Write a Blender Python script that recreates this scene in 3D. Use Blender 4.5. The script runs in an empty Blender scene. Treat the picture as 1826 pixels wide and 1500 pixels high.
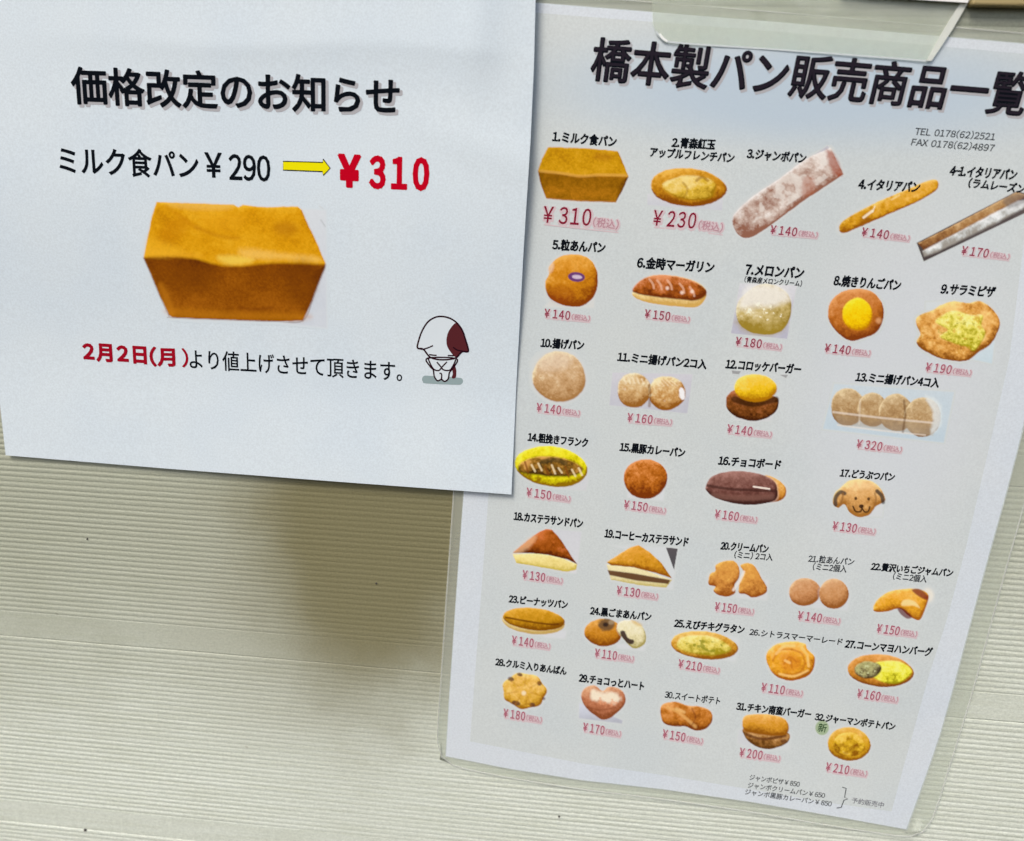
import bpy, math
import numpy as np
from mathutils import Matrix, Vector

# ------------------------------------------------------------------ camera, sky, sun, exposure
SC = bpy.context.scene
COL = SC.collection
PW, PH, FPX = 1826.0, 1500.0, 1450.0           # the photograph's frame and the lens in its pixels
YAW, PITCH, ROLL = math.radians(-4.87), math.radians(-14.17), math.radians(2.22)
CAM = np.array([0.0, -0.45, 0.0])
def axes():
    cy, sy, cp, sp = math.cos(YAW), math.sin(YAW), math.cos(PITCH), math.sin(PITCH)
    f = np.array([sy*cp, cy*cp, sp]); r = np.array([cy, -sy, 0.0]); u = np.cross(r, f)
    c, s = math.cos(ROLL), math.sin(ROLL)
    return c*r + s*u, -s*r + c*u, f
RIGHT, UP, FWD = axes()
cam = bpy.data.cameras.new('camera')
cam.sensor_width = 36.0
cam.lens = FPX / PW * 36.0
cam.clip_start = 0.01; cam.clip_end = 50.0
cam.dof.use_dof = True
cam.dof.focus_distance = 0.462
cam.dof.aperture_fstop = 5.6
cam_ob = bpy.data.objects.new('camera', cam)
M = Matrix.Identity(4)
for i in range(3):
    M[i][0], M[i][1], M[i][2], M[i][3] = RIGHT[i], UP[i], -FWD[i], CAM[i]
cam_ob.matrix_world = M
COL.objects.link(cam_ob); SC.camera = cam_ob

SUN_EL, SUN_AZ = math.radians(50), math.radians(-28)     # azimuth from straight in front of the wall
world = bpy.data.worlds.new('World'); SC.world = world; world.use_nodes = True
wn = world.node_tree.nodes; wl = world.node_tree.links
bg = wn.get('Background') or wn.new('ShaderNodeBackground')
sky = wn.new('ShaderNodeTexSky'); sky.sky_type = 'NISHITA'; sky.sun_disc = False
sky.sun_elevation = SUN_EL
sky.air_density = 1.0; sky.dust_density = 4.0; sky.ozone_density = 1.0
sky.sun_rotation = math.pi - SUN_AZ
wl.new(sky.outputs[0], bg.inputs[0]); bg.inputs[1].default_value = 0.11
sun = bpy.data.lights.new('sun', 'SUN'); sun.energy = 1.3; sun.angle = math.radians(22); sun.color = (1.0, 0.95, 0.87)
sun_ob = bpy.data.objects.new('sun', sun)
d = Vector((math.sin(SUN_AZ)*math.cos(SUN_EL), -math.cos(SUN_AZ)*math.cos(SUN_EL), math.sin(SUN_EL)))
sun_ob.rotation_euler = d.to_track_quat('Z', 'Y').to_euler()
sun_ob.location = d * 3
COL.objects.link(sun_ob)
SC.view_settings.view_transform = 'Standard'; SC.view_settings.look = 'None'
SC.view_settings.gamma = 1.0; SC.view_settings.exposure = 0.55
SC.cycles.max_bounces = 8; SC.cycles.transparent_max_bounces = 12

rng = np.random.default_rng(7)

# ------------------------------------------------------------------ geometry on the wall plane (y = 0, facing -y)
def rays(P):
    P = np.asarray(P, float)
    return ((P[:, 0]-PW/2)/FPX)[:, None]*RIGHT - ((P[:, 1]-PH/2)/FPX)[:, None]*UP + FWD
def on(P, depth):
    """points of a sheet that stands depth(x, z) metres in front of the wall, seen along the given sight lines"""
    D = rays(P); dep = np.full(len(D), 0.003)
    for _ in range(4):
        t = (-dep - CAM[1]) / D[:, 1]
        Q = CAM + t[:, None]*D
        dep = depth(Q[:, 0], Q[:, 2])
    t = (-dep - CAM[1]) / D[:, 1]
    return CAM + t[:, None]*D
def flat(v): return lambda x, z: np.full(np.shape(x), v)
def at(p, v=0.0): return on([p], flat(v))[0]
def smooth(a, b, x):
    t = np.clip((x-a)/(b-a), 0, 1); return t*t*(3-2*t)

zc = at((760, 92))[2]
def notice_depth(x, z):
    s = smooth(-0.32, -0.02, x)
    e = 0.0030 + 0.0014*s*smooth(-0.10, -0.165, z) + 0.0005*np.sin(x*19+1.2)*np.sin(z*15+.5)
    e = e + 0.004*smooth(-0.11, 0.02, z)
    dz = z-zc-0.0015*np.sin(x*40); up_ = np.log1p(np.exp(dz/.0012))*.0012; dn_ = np.log1p(np.exp(-dz/.0012))*.0012
    e = e + 0.0013*np.exp(-up_/.035-dn_/.014)*smooth(-0.36, -0.16, x)*smooth(-0.035, -0.065, x)
    e = e + 0.0006*np.exp(-((z-zc+.035+.3*(x+.1))/.012)**2)*smooth(-0.12, -0.05, x)
    e = e + 0.0012*np.exp(-((x+0.062)/0.010)**2)*smooth(0.05, 0.10, z)
    return np.maximum(e, 0.0024)
def menu_depth(x, z):
    return (0.0013 + 0.0004*np.sin(x*21+.4)*np.sin(z*14+1.0) + 0.0003*np.sin(x*47+z*31)
            + 0.0009*smooth(-0.30, -0.37, z)*smooth(-0.02, 0.16, x))
def lift(f, e): return lambda x, z: f(x, z) + e*.35

def srgb(c): 
    c = np.asarray(c, float)/255.0
    return np.where(c <= 0.04045, c/12.92, ((c+0.055)/1.055)**2.4)
INK = 1.12                                       # printed reflectance for a colour read off the photograph
def ink(c): return tuple(np.clip(srgb(c)*INK-.004, 0.002, 0.9)) + (1.0,)

# ------------------------------------------------------------------ materials
def mat(name, col=(.5, .5, .5, 1), rough=.6, spec=.4, coat=0.0, attr=None):
    m = bpy.data.materials.new(name); m.use_nodes = True
    n = m.node_tree.nodes; b = n['Principled BSDF']
    b.inputs['Base Color'].default_value = col
    b.inputs['Roughness'].default_value = rough
    b.inputs['Specular IOR Level'].default_value = spec
    b.inputs['Coat Weight'].default_value = coat
    b.inputs['Coat Roughness'].default_value = 0.12
    if attr:
        a = n.new('ShaderNodeAttribute'); a.attribute_name = attr
        m.node_tree.links.new(a.outputs['Color'], b.inputs['Base Color'])
    return m
class G:
    """small helper round a material's node tree"""
    def __init__(s, m): s.t = m.node_tree; s.n = s.t.nodes; s.l = s.t.links; s.b = s.n['Principled BSDF']
    def pos(s): return s.n.new('ShaderNodeNewGeometry').outputs['Position']
    def scaled(s, v):
        k = s.n.new('ShaderNodeVectorMath'); k.operation = 'MULTIPLY'; s.l.new(s.pos(), k.inputs[0]); k.inputs[1].default_value = v
        return k.outputs[0]
    def noise(s, vec, scale, detail=3, rough=.55):
        k = s.n.new('ShaderNodeTexNoise'); k.inputs['Scale'].default_value = scale; k.inputs['Detail'].default_value = detail
        k.inputs['Roughness'].default_value = rough; s.l.new(vec, k.inputs['Vector']); return k.outputs[0]
    def ramp(s, f, a, b):
        k = s.n.new('ShaderNodeMapRange'); k.interpolation_type = 'SMOOTHSTEP'; s.l.new(f, k.inputs[0])
        k.inputs[1].default_value = a; k.inputs[2].default_value = b; return k.outputs[0]
    def mix(s, f, a, b, kind='MIX'):
        k = s.n.new('ShaderNodeMix'); k.data_type = 'RGBA'; k.blend_type = kind
        for sock, v in ((k.inputs[0], f), (k.inputs[6], a), (k.inputs[7], b)):
            if hasattr(v, 'is_linked'): s.l.new(v, sock)
            else: sock.default_value = v
        return k.outputs[2]
    def math(s, op, a, b):
        k = s.n.new('ShaderNodeMath'); k.operation = op
        for sock, v in ((k.inputs[0], a), (k.inputs[1], b)):
            if hasattr(v, 'is_linked'): s.l.new(v, sock)
            else: sock.default_value = v
        return k.outputs[0]
    def bump(s, h, strength, dist):
        k = s.n.new('ShaderNodeBump'); k.inputs['Strength'].default_value = strength; k.inputs['Distance'].default_value = dist
        s.l.new(h, k.inputs['Height']); s.l.new(k.outputs[0], s.b.inputs['Normal'])
    def blob(s, c, rx, rz):
        """1 at a place on the wall, falling to 0 at the given reach"""
        sep = s.n.new('ShaderNodeSeparateXYZ'); s.l.new(s.pos(), sep.inputs[0])
        dx = s.math('DIVIDE', s.math('SUBTRACT', sep.outputs[0], c[0]), rx)
        dz = s.math('DIVIDE', s.math('SUBTRACT', sep.outputs[2], c[2]), rz)
        return s.math('SQRT', s.math('ADD', s.math('MULTIPLY', dx, dx), s.math('MULTIPLY', dz, dz)), 0)

def paper_mat(name, col, spots=(), rough=.75, coat=0.0, grain=0.055):
    m = mat(name, col, rough, .3, coat); g = G(m)
    c = g.mix(g.ramp(g.noise(g.scaled((1, 1, 1)), 900, 3, .7), .3, .7), tuple(v*(1-grain) for v in col[:3])+(1,), tuple(min(.95, v*(1+grain)) for v in col[:3])+(1,))
    cloud = g.noise(g.scaled((1, 1, 1)), 14, 3)
    c = g.mix(g.ramp(cloud, .35, .7), c, g.mix(1.0, c, (.955, .97, .99, 1), 'MULTIPLY'))
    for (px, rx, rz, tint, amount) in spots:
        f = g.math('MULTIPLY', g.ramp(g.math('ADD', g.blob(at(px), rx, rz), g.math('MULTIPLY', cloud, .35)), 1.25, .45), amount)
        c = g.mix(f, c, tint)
    g.l.new(c, g.b.inputs['Base Color'])
    g.bump(g.noise(g.scaled((1, 1, 1)), 500, 3), .12, .0003)
    return m

PAPER = paper_mat('white_paper', (.665, .748, .795, 1))
MENU_PAPER = paper_mat('laminated_paper', (.665, .722, .765, 1), rough=.4, coat=.2)
def lit(c): return tuple(srgb(c)*INK) + (1,)
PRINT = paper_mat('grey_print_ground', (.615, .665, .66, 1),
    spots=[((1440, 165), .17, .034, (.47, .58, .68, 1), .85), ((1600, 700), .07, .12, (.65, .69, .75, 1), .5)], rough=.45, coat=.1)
PIC = mat('printed_picture', rough=.5, spec=.0, attr='ink')
BLACK = mat('black_ink', ink((22, 25, 30)), .5, .0)
SOFTBLACK = mat('faded_black_ink', ink((58, 62, 66)), .5, .0)
GREYINK = mat('grey_ink', ink((120, 122, 128)), .5, .0)
TITLE_IN = mat('title_inner_ink', ink((40, 36, 44)), .45, .0)
SHADOWINK = mat('pale_grey_ink', ink((168, 168, 172)), .55, .0)
RED = mat('red_ink', ink((182, 12, 36)), .5, .0)
DRED = mat('dark_red_ink', ink((150, 22, 38)), .5, .0)
CRIM = mat('crimson_ink', ink((126, 34, 54)), .45, .0)
CRIMS = mat('small_crimson_ink', ink((140, 62, 80)), .45, .0)
CRIMP = mat('pale_crimson_ink', ink((160, 92, 108)), .45, .0)
CRIM2 = mat('faded_crimson_ink', ink((176, 134, 144)), .45, .0)
PINK = mat('pink_ink', ink((200, 182, 186)), .45, .0)
YEL = mat('yellow_ink', ink((224, 214, 20)), .5, .0)
BROWN = mat('brown_ink', ink((84, 40, 44)), .5, .0)
LINE = mat('dark_line_ink', ink((44, 22, 30)), .5, .0)
TEAL = mat('grey_green_ink', ink((140, 158, 160)), .5, .0)
GREEN = mat('green_ink', ink((132, 158, 112)), .5, .0)
DGREEN = mat('dark_green_ink', ink((40, 70, 40)), .5, .0)

# ------------------------------------------------------------------ object helpers
def link(name, me, parent=None, **kw):
    o = bpy.data.objects.new(name, me); COL.objects.link(o)
    if parent is not None: o.parent = parent
    for k, v in kw.items(): o[k] = v
    return o
def mesh(name, V, F, m, smooth_=False):
    me = bpy.data.meshes.new(name); me.from_pydata([tuple(v) for v in V], [], [tuple(f) for f in F])
    me.materials.append(m)
    if smooth_: me.polygons.foreach_set('use_smooth', [True]*len(me.polygons))
    me.update(); return me
def resample(P, n):
    P = np.asarray(P, float); s = np.r_[0, np.cumsum(np.hypot(*np.diff(P, axis=0).T))]
    t = np.linspace(0, s[-1], n); return np.c_[np.interp(t, s, P[:, 0]), np.interp(t, s, P[:, 1])]
def coons(top, bottom, left, right, nu, nv):
    """grid between four measured edges; left/right run top to bottom, top/bottom run left to right"""
    T, B, L, R_ = resample(top, nu), resample(bottom, nu), resample(left, nv), resample(right, nv)
    u = np.linspace(0, 1, nu)[None, :, None]; v = np.linspace(0, 1, nv)[:, None, None]
    S = (1-v)*T[None] + v*B[None] + (1-u)*L[:, None] + u*R_[:, None] - (
        (1-u)*(1-v)*T[0] + u*(1-v)*T[-1] + (1-u)*v*B[0] + u*v*B[-1])
    return S.reshape(-1, 2)
def grid_faces(nu, nv):
    i = np.arange(nv-1)[:, None]*nu + np.arange(nu-1)[None]
    return np.stack([i, i+nu, i+nu+1, i+1], -1).reshape(-1, 4)
def sheet(name, edges, depth, m, parent, n=90, thick=.0003, **kw):
    P = coons(*edges, n, n); V = on(P, depth)
    F = grid_faces(n, n).tolist(); k = len(V)
    if thick:
        B = V + np.array([0, thick, 0]); i = np.arange(n)
        loop = np.r_[i[:-1], (i*n+n-1)[:-1], (n*(n-1)+i)[::-1][:-1], (i*n)[::-1][:-1]]
        q = len(loop); VV = np.vstack([V, B, V[loop], B[loop]])
        F += [tuple(k+j for j in f[::-1]) for f in F[:]]
        F += [(2*k+j, 2*k+(j+1) % q, 2*k+q+(j+1) % q, 2*k+q+j) for j in range(q)]
        V = VV
    return link(name, mesh(name, V, F, m, True), parent, **kw)
def empty(name, loc, **kw):
    o = bpy.data.objects.new(name, None); COL.objects.link(o)
    for k, v in kw.items(): o[k] = v
    return o

# px direction "up the sheet" for the two posters
def up_notice(x): return np.array([-(0.097-0.000158*x), -1.0])
def up_menu(x): return np.array([0.068+(x-795)*0.000222, -1.0])

GLYPHS = {}
FULL = {chr(c): chr(c+0xFEE0) for c in list(range(0x30, 0x3A))+[0x28, 0x29, 0x2E, 0x2D]}
for c_ in 'TELFAX': FULL[c_] = chr(ord(c_)+0xFEE0)
ADV = {'.': .34, '(': .42, ')': .42, ' ': .35, '-': .5, '￥': 1.12}
def glyph(ch):
    """filled outline of one character and its contour edges, in em units"""
    if ch not in GLYPHS:
        c = bpy.data.curves.new('lettering', 'FONT'); c.body = FULL.get(ch, ch); c.size = 1.0; c.resolution_u = 3
        o = bpy.data.objects.new('lettering', c); COL.objects.link(o)
        dg = bpy.context.evaluated_depsgraph_get()
        me = bpy.data.meshes.new_from_object(o.evaluated_get(dg))
        V = np.array([v.co[:2] for v in me.vertices]).reshape(-1, 2); F = [tuple(p.vertices) for p in me.polygons]
        cnt = {}
        for f in F:
            for i in range(len(f)):
                k = (f[i], f[(i+1) % len(f)]); k = (min(k), max(k)); cnt[k] = cnt.get(k, 0)+1
        E = np.array([k for k, n in cnt.items() if n == 1], int).reshape(-1, 2)
        bpy.data.objects.remove(o); bpy.data.curves.remove(c); bpy.data.meshes.remove(me)
        GLYPHS[ch] = (V, F, E)
    return GLYPHS[ch]
def advance(ch, dig): return ADV.get(ch, dig if ch in FULL else 1.0)
def letter(name, text, a, b, h, m, depth, up, parent, bold=.02, layer=.00026, dig=.56, shift=(0, 0), round_=False, **kw):
    """flat lettering whose inked box runs from a to b (middle of its left and right side), h high; bold is the pen added round each outline, in em"""
    parts = []; x = 0; lo = np.array([9., 9.]); hi = -lo
    for ch in text:
        ad = advance(ch, dig)
        if ch != ' ':
            V, F, E = glyph(ch)
            mid = (V[:, 0].min()+V[:, 0].max())/2
            W = V + (x+(ad/2-mid if ch in FULL else 0), 0)
            parts.append((W, F, E)); lo = np.minimum(lo, W.min(0)); hi = np.maximum(hi, W.max(0))
        x += ad
    a = np.array(a, float)+shift; b = np.array(b, float)+shift
    Lx, Ly = hi-lo; AV = []; AF = []; J = []; n = 0
    r = np.random.default_rng(len(text))
    for W, F, E in parts:
        AV.append(W); J.append(np.zeros(len(W))); AF += [tuple(i+n for i in f) for f in F]; n += len(W)
        if bold > 0 and len(E):
            asp = (np.hypot(*(b-a))/Lx)/(h/Ly)                    # keeps the pen round after the fit
            S = np.array([asp, 1.0]); p, q = W[E[:, 0]]*S, W[E[:, 1]]*S; d = q-p; l = np.maximum(np.hypot(*d.T), 1e-6)[:, None]; d = d/l
            nn = np.c_[-d[:, 1], d[:, 0]]; w = bold/2; e = 0 if round_ else w*.7
            Q = np.stack([p-d*e+nn*w, q+d*e+nn*w, q+d*e-nn*w, p-d*e-nn*w], 1).reshape(-1, 2)/S
            k = len(E); AV.append(Q); J.append(np.repeat(r.uniform(2e-6, 8e-6, k), 4)); AF += [(n+4*i, n+4*i+1, n+4*i+2, n+4*i+3) for i in range(k)]; n += 4*k
            if round_:
                t = np.linspace(0, 2*math.pi, 8, endpoint=False); c8 = np.c_[np.cos(t), np.sin(t)]*w
                u_ = np.unique(E); Q = ((W[u_]*S)[:, None]+c8[None]).reshape(-1, 2)/S
                AV.append(Q); J.append(np.repeat(r.uniform(9e-6, 15e-6, len(u_)), 8)); AF += [tuple(range(n+8*i, n+8*i+8)) for i in range(len(u_))]; n += 8*len(u_)
    V = np.vstack(AV); J = np.concatenate(J)
    u = (V[:, 0]-lo[0])/Lx; w = (V[:, 1]-lo[1])/Ly - .5
    P = a + u[:, None]*(b-a); upv = np.array([P[:, 0]*0, P[:, 0]*0]).T
    upv = np.array([up(x_) for x_ in P[:, 0]]); P = P + upv*(w*h)[:, None]
    V3 = on(P, lift(depth, layer)); V3[:, 1] -= J
    return link(name, mesh(name, V3, AF, m), parent, **kw)
def poly(name, pts, m, depth, parent, layer=.0002, **kw):
    V = on(pts, lift(depth, layer)); return link(name, mesh(name, V, [list(range(len(pts)))[::-1]], m), parent, **kw)
def spline(P, n=8, closed=True):
    P = np.asarray(P, float); k = len(P); out = []
    for i in range(k if closed else k-1):
        p0, p1, p2, p3 = (P[(i+j-1) % k] for j in range(4)) if closed else (P[max(i-1, 0)], P[i], P[i+1], P[min(i+2, k-1)])
        for t in np.linspace(0, 1, n, endpoint=False):
            out.append(.5*((2*p1)+(-p0+p2)*t+(2*p0-5*p1+4*p2-p3)*t*t+(-p0+3*p1-3*p2+p3)*t**3))
    if not closed: out.append(P[-1])
    return np.array(out)
def stroke(name, P, w, m, depth, parent, layer=.0003, closed=False, **kw):
    P = np.asarray(P, float); T = np.gradient(P, axis=0)
    if closed: T = np.roll(P, -1, 0)-np.roll(P, 1, 0)
    N = np.c_[-T[:, 1], T[:, 0]]/np.maximum(np.hypot(*T.T), 1e-6)[:, None]
    V = on(np.r_[P+N*w/2, P-N*w/2], lift(depth, layer)); n = len(P)
    F = [(i, (i+1) % n, n+(i+1) % n, n+i) for i in range(n if closed else n-1)]
    return link(name, mesh(name, V, F, m), parent, **kw)
def zoomed(ox, oy, s, pts): return [(ox+x/s, oy+y/s) for x, y in pts]

# ------------------------------------------------------------------ the wall
P0, P1 = at((0, 1133))[2], at((0, 1424))[2]       # ribs start / end of one panel
P2 = at((0, 1463))[2]                              # next ribs start
PERIOD = P0-P2; RIBS = 37; PITCHZ = (P0-P1)/RIBS
XL, XR = -0.75, 0.75
wall_m = mat('cream_siding_paint', (.6, .6, .5, 1), .52, .35); g = G(wall_m)
n1 = g.noise(g.scaled((1, 1, 1)), 18, 4)
n2 = g.noise(g.scaled((1, 1, 3)), 260, 4, .7)
n3 = g.noise(g.scaled((6, 1, 120)), 3.2, 3)
c = g.mix(g.ramp(n2, .3, .75), (.595, .64, .565, 1), (.725, .77, .69, 1))
c = g.mix(g.ramp(n3, .35, .7), c, g.mix(1.0, c, (.92, .92, .89, 1), 'MULTIPLY'))
# wall tone darkens higher up, with one heavy brown patch beside the price list
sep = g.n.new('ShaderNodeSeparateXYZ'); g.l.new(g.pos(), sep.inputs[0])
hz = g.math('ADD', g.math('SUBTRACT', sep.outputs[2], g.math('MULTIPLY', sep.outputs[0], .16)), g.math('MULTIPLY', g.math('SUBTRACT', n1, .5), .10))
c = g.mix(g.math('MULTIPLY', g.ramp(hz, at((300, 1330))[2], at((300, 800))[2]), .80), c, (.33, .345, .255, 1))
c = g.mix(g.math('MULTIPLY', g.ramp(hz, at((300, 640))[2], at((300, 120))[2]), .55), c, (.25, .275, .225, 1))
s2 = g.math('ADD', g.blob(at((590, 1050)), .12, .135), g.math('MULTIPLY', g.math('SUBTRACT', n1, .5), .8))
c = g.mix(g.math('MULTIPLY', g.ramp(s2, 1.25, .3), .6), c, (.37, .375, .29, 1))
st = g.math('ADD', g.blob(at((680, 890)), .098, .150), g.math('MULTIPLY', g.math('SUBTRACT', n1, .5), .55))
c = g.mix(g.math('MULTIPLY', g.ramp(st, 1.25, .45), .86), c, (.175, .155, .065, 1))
sp = g.ramp(g.noise(g.scaled((1, 1, 1)), 120, 1), .77, .80)
c = g.mix(g.math('MULTIPLY', sp, .35), c, (.2, .19, .13, 1))
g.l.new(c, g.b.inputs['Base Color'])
n5 = g.noise(g.scaled((1, 1, 1)), 700, 4, .75)
c = g.mix(1.0, c, g.mix(g.ramp(n5, .3, .7), (.90, .90, .90, 1), (1.08, 1.08, 1.07, 1)), 'MULTIPLY')
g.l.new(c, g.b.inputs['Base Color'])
g.bump(g.noise(g.scaled((1, 1, 2)), 420, 4, .65), .35, .0006)

wall = empty('ribbed_wall', (0, 0, 0), label='pale cream horizontally ribbed siding wall with a brown patch behind both posters', category='wall')
def panel_profile(z0):
    """outline (z, y) of one board from the top of its ribs down through its flat band"""
    pts = [(z0+.0001, 0.0022), (z0, 0.0004)]
    for i in range(RIBS):
        t = z0 - i*PITCHZ
        j = rng.normal(0, .00002)
        for f, y in ((.12, .00002), (.32, -.00015+j), (.56, -.00018+j), (.80, -.00008), (.93, .00008)):
            pts.append((t-f*PITCHZ, y))
    z1 = z0-RIBS*PITCHZ
    pts += [(z1, .00008), (z1-.0006, -.00006), (z0-PERIOD+.0009, -.00008), (z0-PERIOD+.0004, .00005), (z0-PERIOD+.0001, .0022)]
    return pts
for k in range(-5, 3):
    pr = panel_profile(P0 - k*PERIOD)
    xs = np.linspace(XL, XR, 61); V = []; nx = len(xs)
    for (z, y) in pr:
        wob = .00012*np.sin(xs*23+z*900)+.00006*np.sin(xs*61+z*300)
        rib_shade = 1-.55*np.exp(-((xs-at((640, 1000))[0])/.075)**2)-.15*np.exp(-((xs-at((1400, 1000))[0])/.2)**2)   # softer rib shading put into the shape: relief flattened here
        V += [(x, y*k_ if abs(y) < .001 else y, z+w) for x, w, k_ in zip(xs, wob, rib_shade)]
    F = grid_faces(nx, len(pr))
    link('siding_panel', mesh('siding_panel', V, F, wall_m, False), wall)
back = [(XL, .0023, -1.1), (XR, .0023, -1.1), (XR, .0023, .9), (XL, .0023, .9), (XL, .02, -1.1), (XR, .02, -1.1), (XR, .02, .9), (XL, .02, .9)]
link('backing_board', mesh('backing_board', back, [(0, 1, 2, 3), (5, 4, 7, 6), (4, 0, 3, 7), (1, 5, 6, 2), (3, 2, 6, 7), (4, 5, 1, 0)], mat('dark_backing', (.1, .095, .07, 1), .9)), wall)
nail_m = mat('dark_nail', (.05, .045, .04, 1), .5)
for p, r in (((152, 1480), .0010), ((156, 961), .0006), ((997, 1456), .0007), ((671, 1040), .0006)):
    c0 = at(p); V = [(c0[0], -.0009, c0[2])]; F = []
    for ring, (q, y) in enumerate(((.6, -.0008), (1, -.0003), (1, .0004))):
        V += [(c0[0]+r*q*math.cos(a), y, c0[2]+r*q*math.sin(a)) for a in np.linspace(0, 2*math.pi, 10, endpoint=False)]
    for i in range(10):
        j = (i+1) % 10; F.append((0, 1+j, 1+i))
        for rg in (0, 1): F.append((1+rg*10+i, 1+rg*10+j, 11+rg*10+j, 11+rg*10+i))
    link('nail', mesh('nail', V, F, nail_m, True), wall)

# brown wooden strip over the posters, seen at the top right
def box(name, lo, hi, m, parent, bev=.001, **kw):
    V = [(x, y, z) for x in (lo[0], hi[0]) for y in (lo[1], hi[1]) for z in (lo[2], hi[2])]
    F = [(0, 1, 3, 2), (4, 6, 7, 5), (0, 4, 5, 1), (2, 3, 7, 6), (0, 2, 6, 4), (1, 5, 7, 3)]
    o = link(name, mesh(name, V, F, m), parent, **kw)
    if bev: b = o.modifiers.new('soft_edges', 'BEVEL'); b.width = bev; b.segments = 2
    return o
wood = mat('tan_wood', (.33, .25, .10, 1), .55); g = G(wood)
g.l.new(g.mix(g.ramp(g.noise(g.scaled((1, 4, 30)), 12, 5), .3, .7), (.26, .20, .075, 1), (.46, .36, .17, 1)), g.b.inputs['Base Color'])
zt = at((1800, 10), .006)[2]
box('wooden_strip', (at((1733, 8), .006)[0], -.006, zt), (XR-.01, .0, zt+.03), wood, None,
    label='tan wooden strip at the top right edge, above the price list', category='wooden strip')

# ------------------------------------------------------------------ the price list (laminated)
ML = [(950, -6), (826, 880), (800, 1250), (794, 1349)]
e0 = np.array([826., 880.]); e1 = np.array([883., 10.])
left_edge = [(886, -3), (862, 350), (842, 640), (826, 880), (813, 1060), (800, 1250), (794, 1349)]
top_edge = [(886, -3), (955, 4), (1380, 38), (1826, 77), (1925, 86)]
bottom_edge = [(794, 1349), (904, 1371), (1036, 1392), (1181, 1408), (1340, 1431), (1480, 1455), (1618, 1480)]
right_edge = [(1925, 86), (1880, 420), (1845, 650), (1826, 764), (1797, 876), (1762.6, 998.5), (1736, 1097), (1701, 1228), (1677, 1313), (1653, 1382.5), (1618, 1480)]
menu = empty('price_list', (0, 0, 0), label='large laminated bakery price list with rows of bread pictures, numbers and yen prices', category='poster')
sheet('paper_sheet', (top_edge, bottom_edge, left_edge, right_edge), menu_depth, MENU_PAPER, menu)
def off(E, f): return [tuple(np.array(p, float)+np.array(f)) for p in E]
# printed grey ground inside the paper's white margin
pl = [(944, 22), (905, 360), (884, 640), (870, 900), (855, 1100), (838, 1322)]
pt = [(944, 22), (1380, 56), (1826, 96), (1868, 100)]
pb = [(838, 1322), (1040, 1362), (1181, 1382), (1340, 1408), (1480, 1432), (1590, 1447)]
prr = [(1868, 100), (1826, 430), (1800, 640), (1773, 758), (1725, 966), (1690, 1100), (1656, 1206), (1602, 1401), (1590, 1447)]
sheet('printed_ground', (pt, pb, pl, prr), lift(menu_depth, .00008), PRINT, menu, thick=0)
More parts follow.
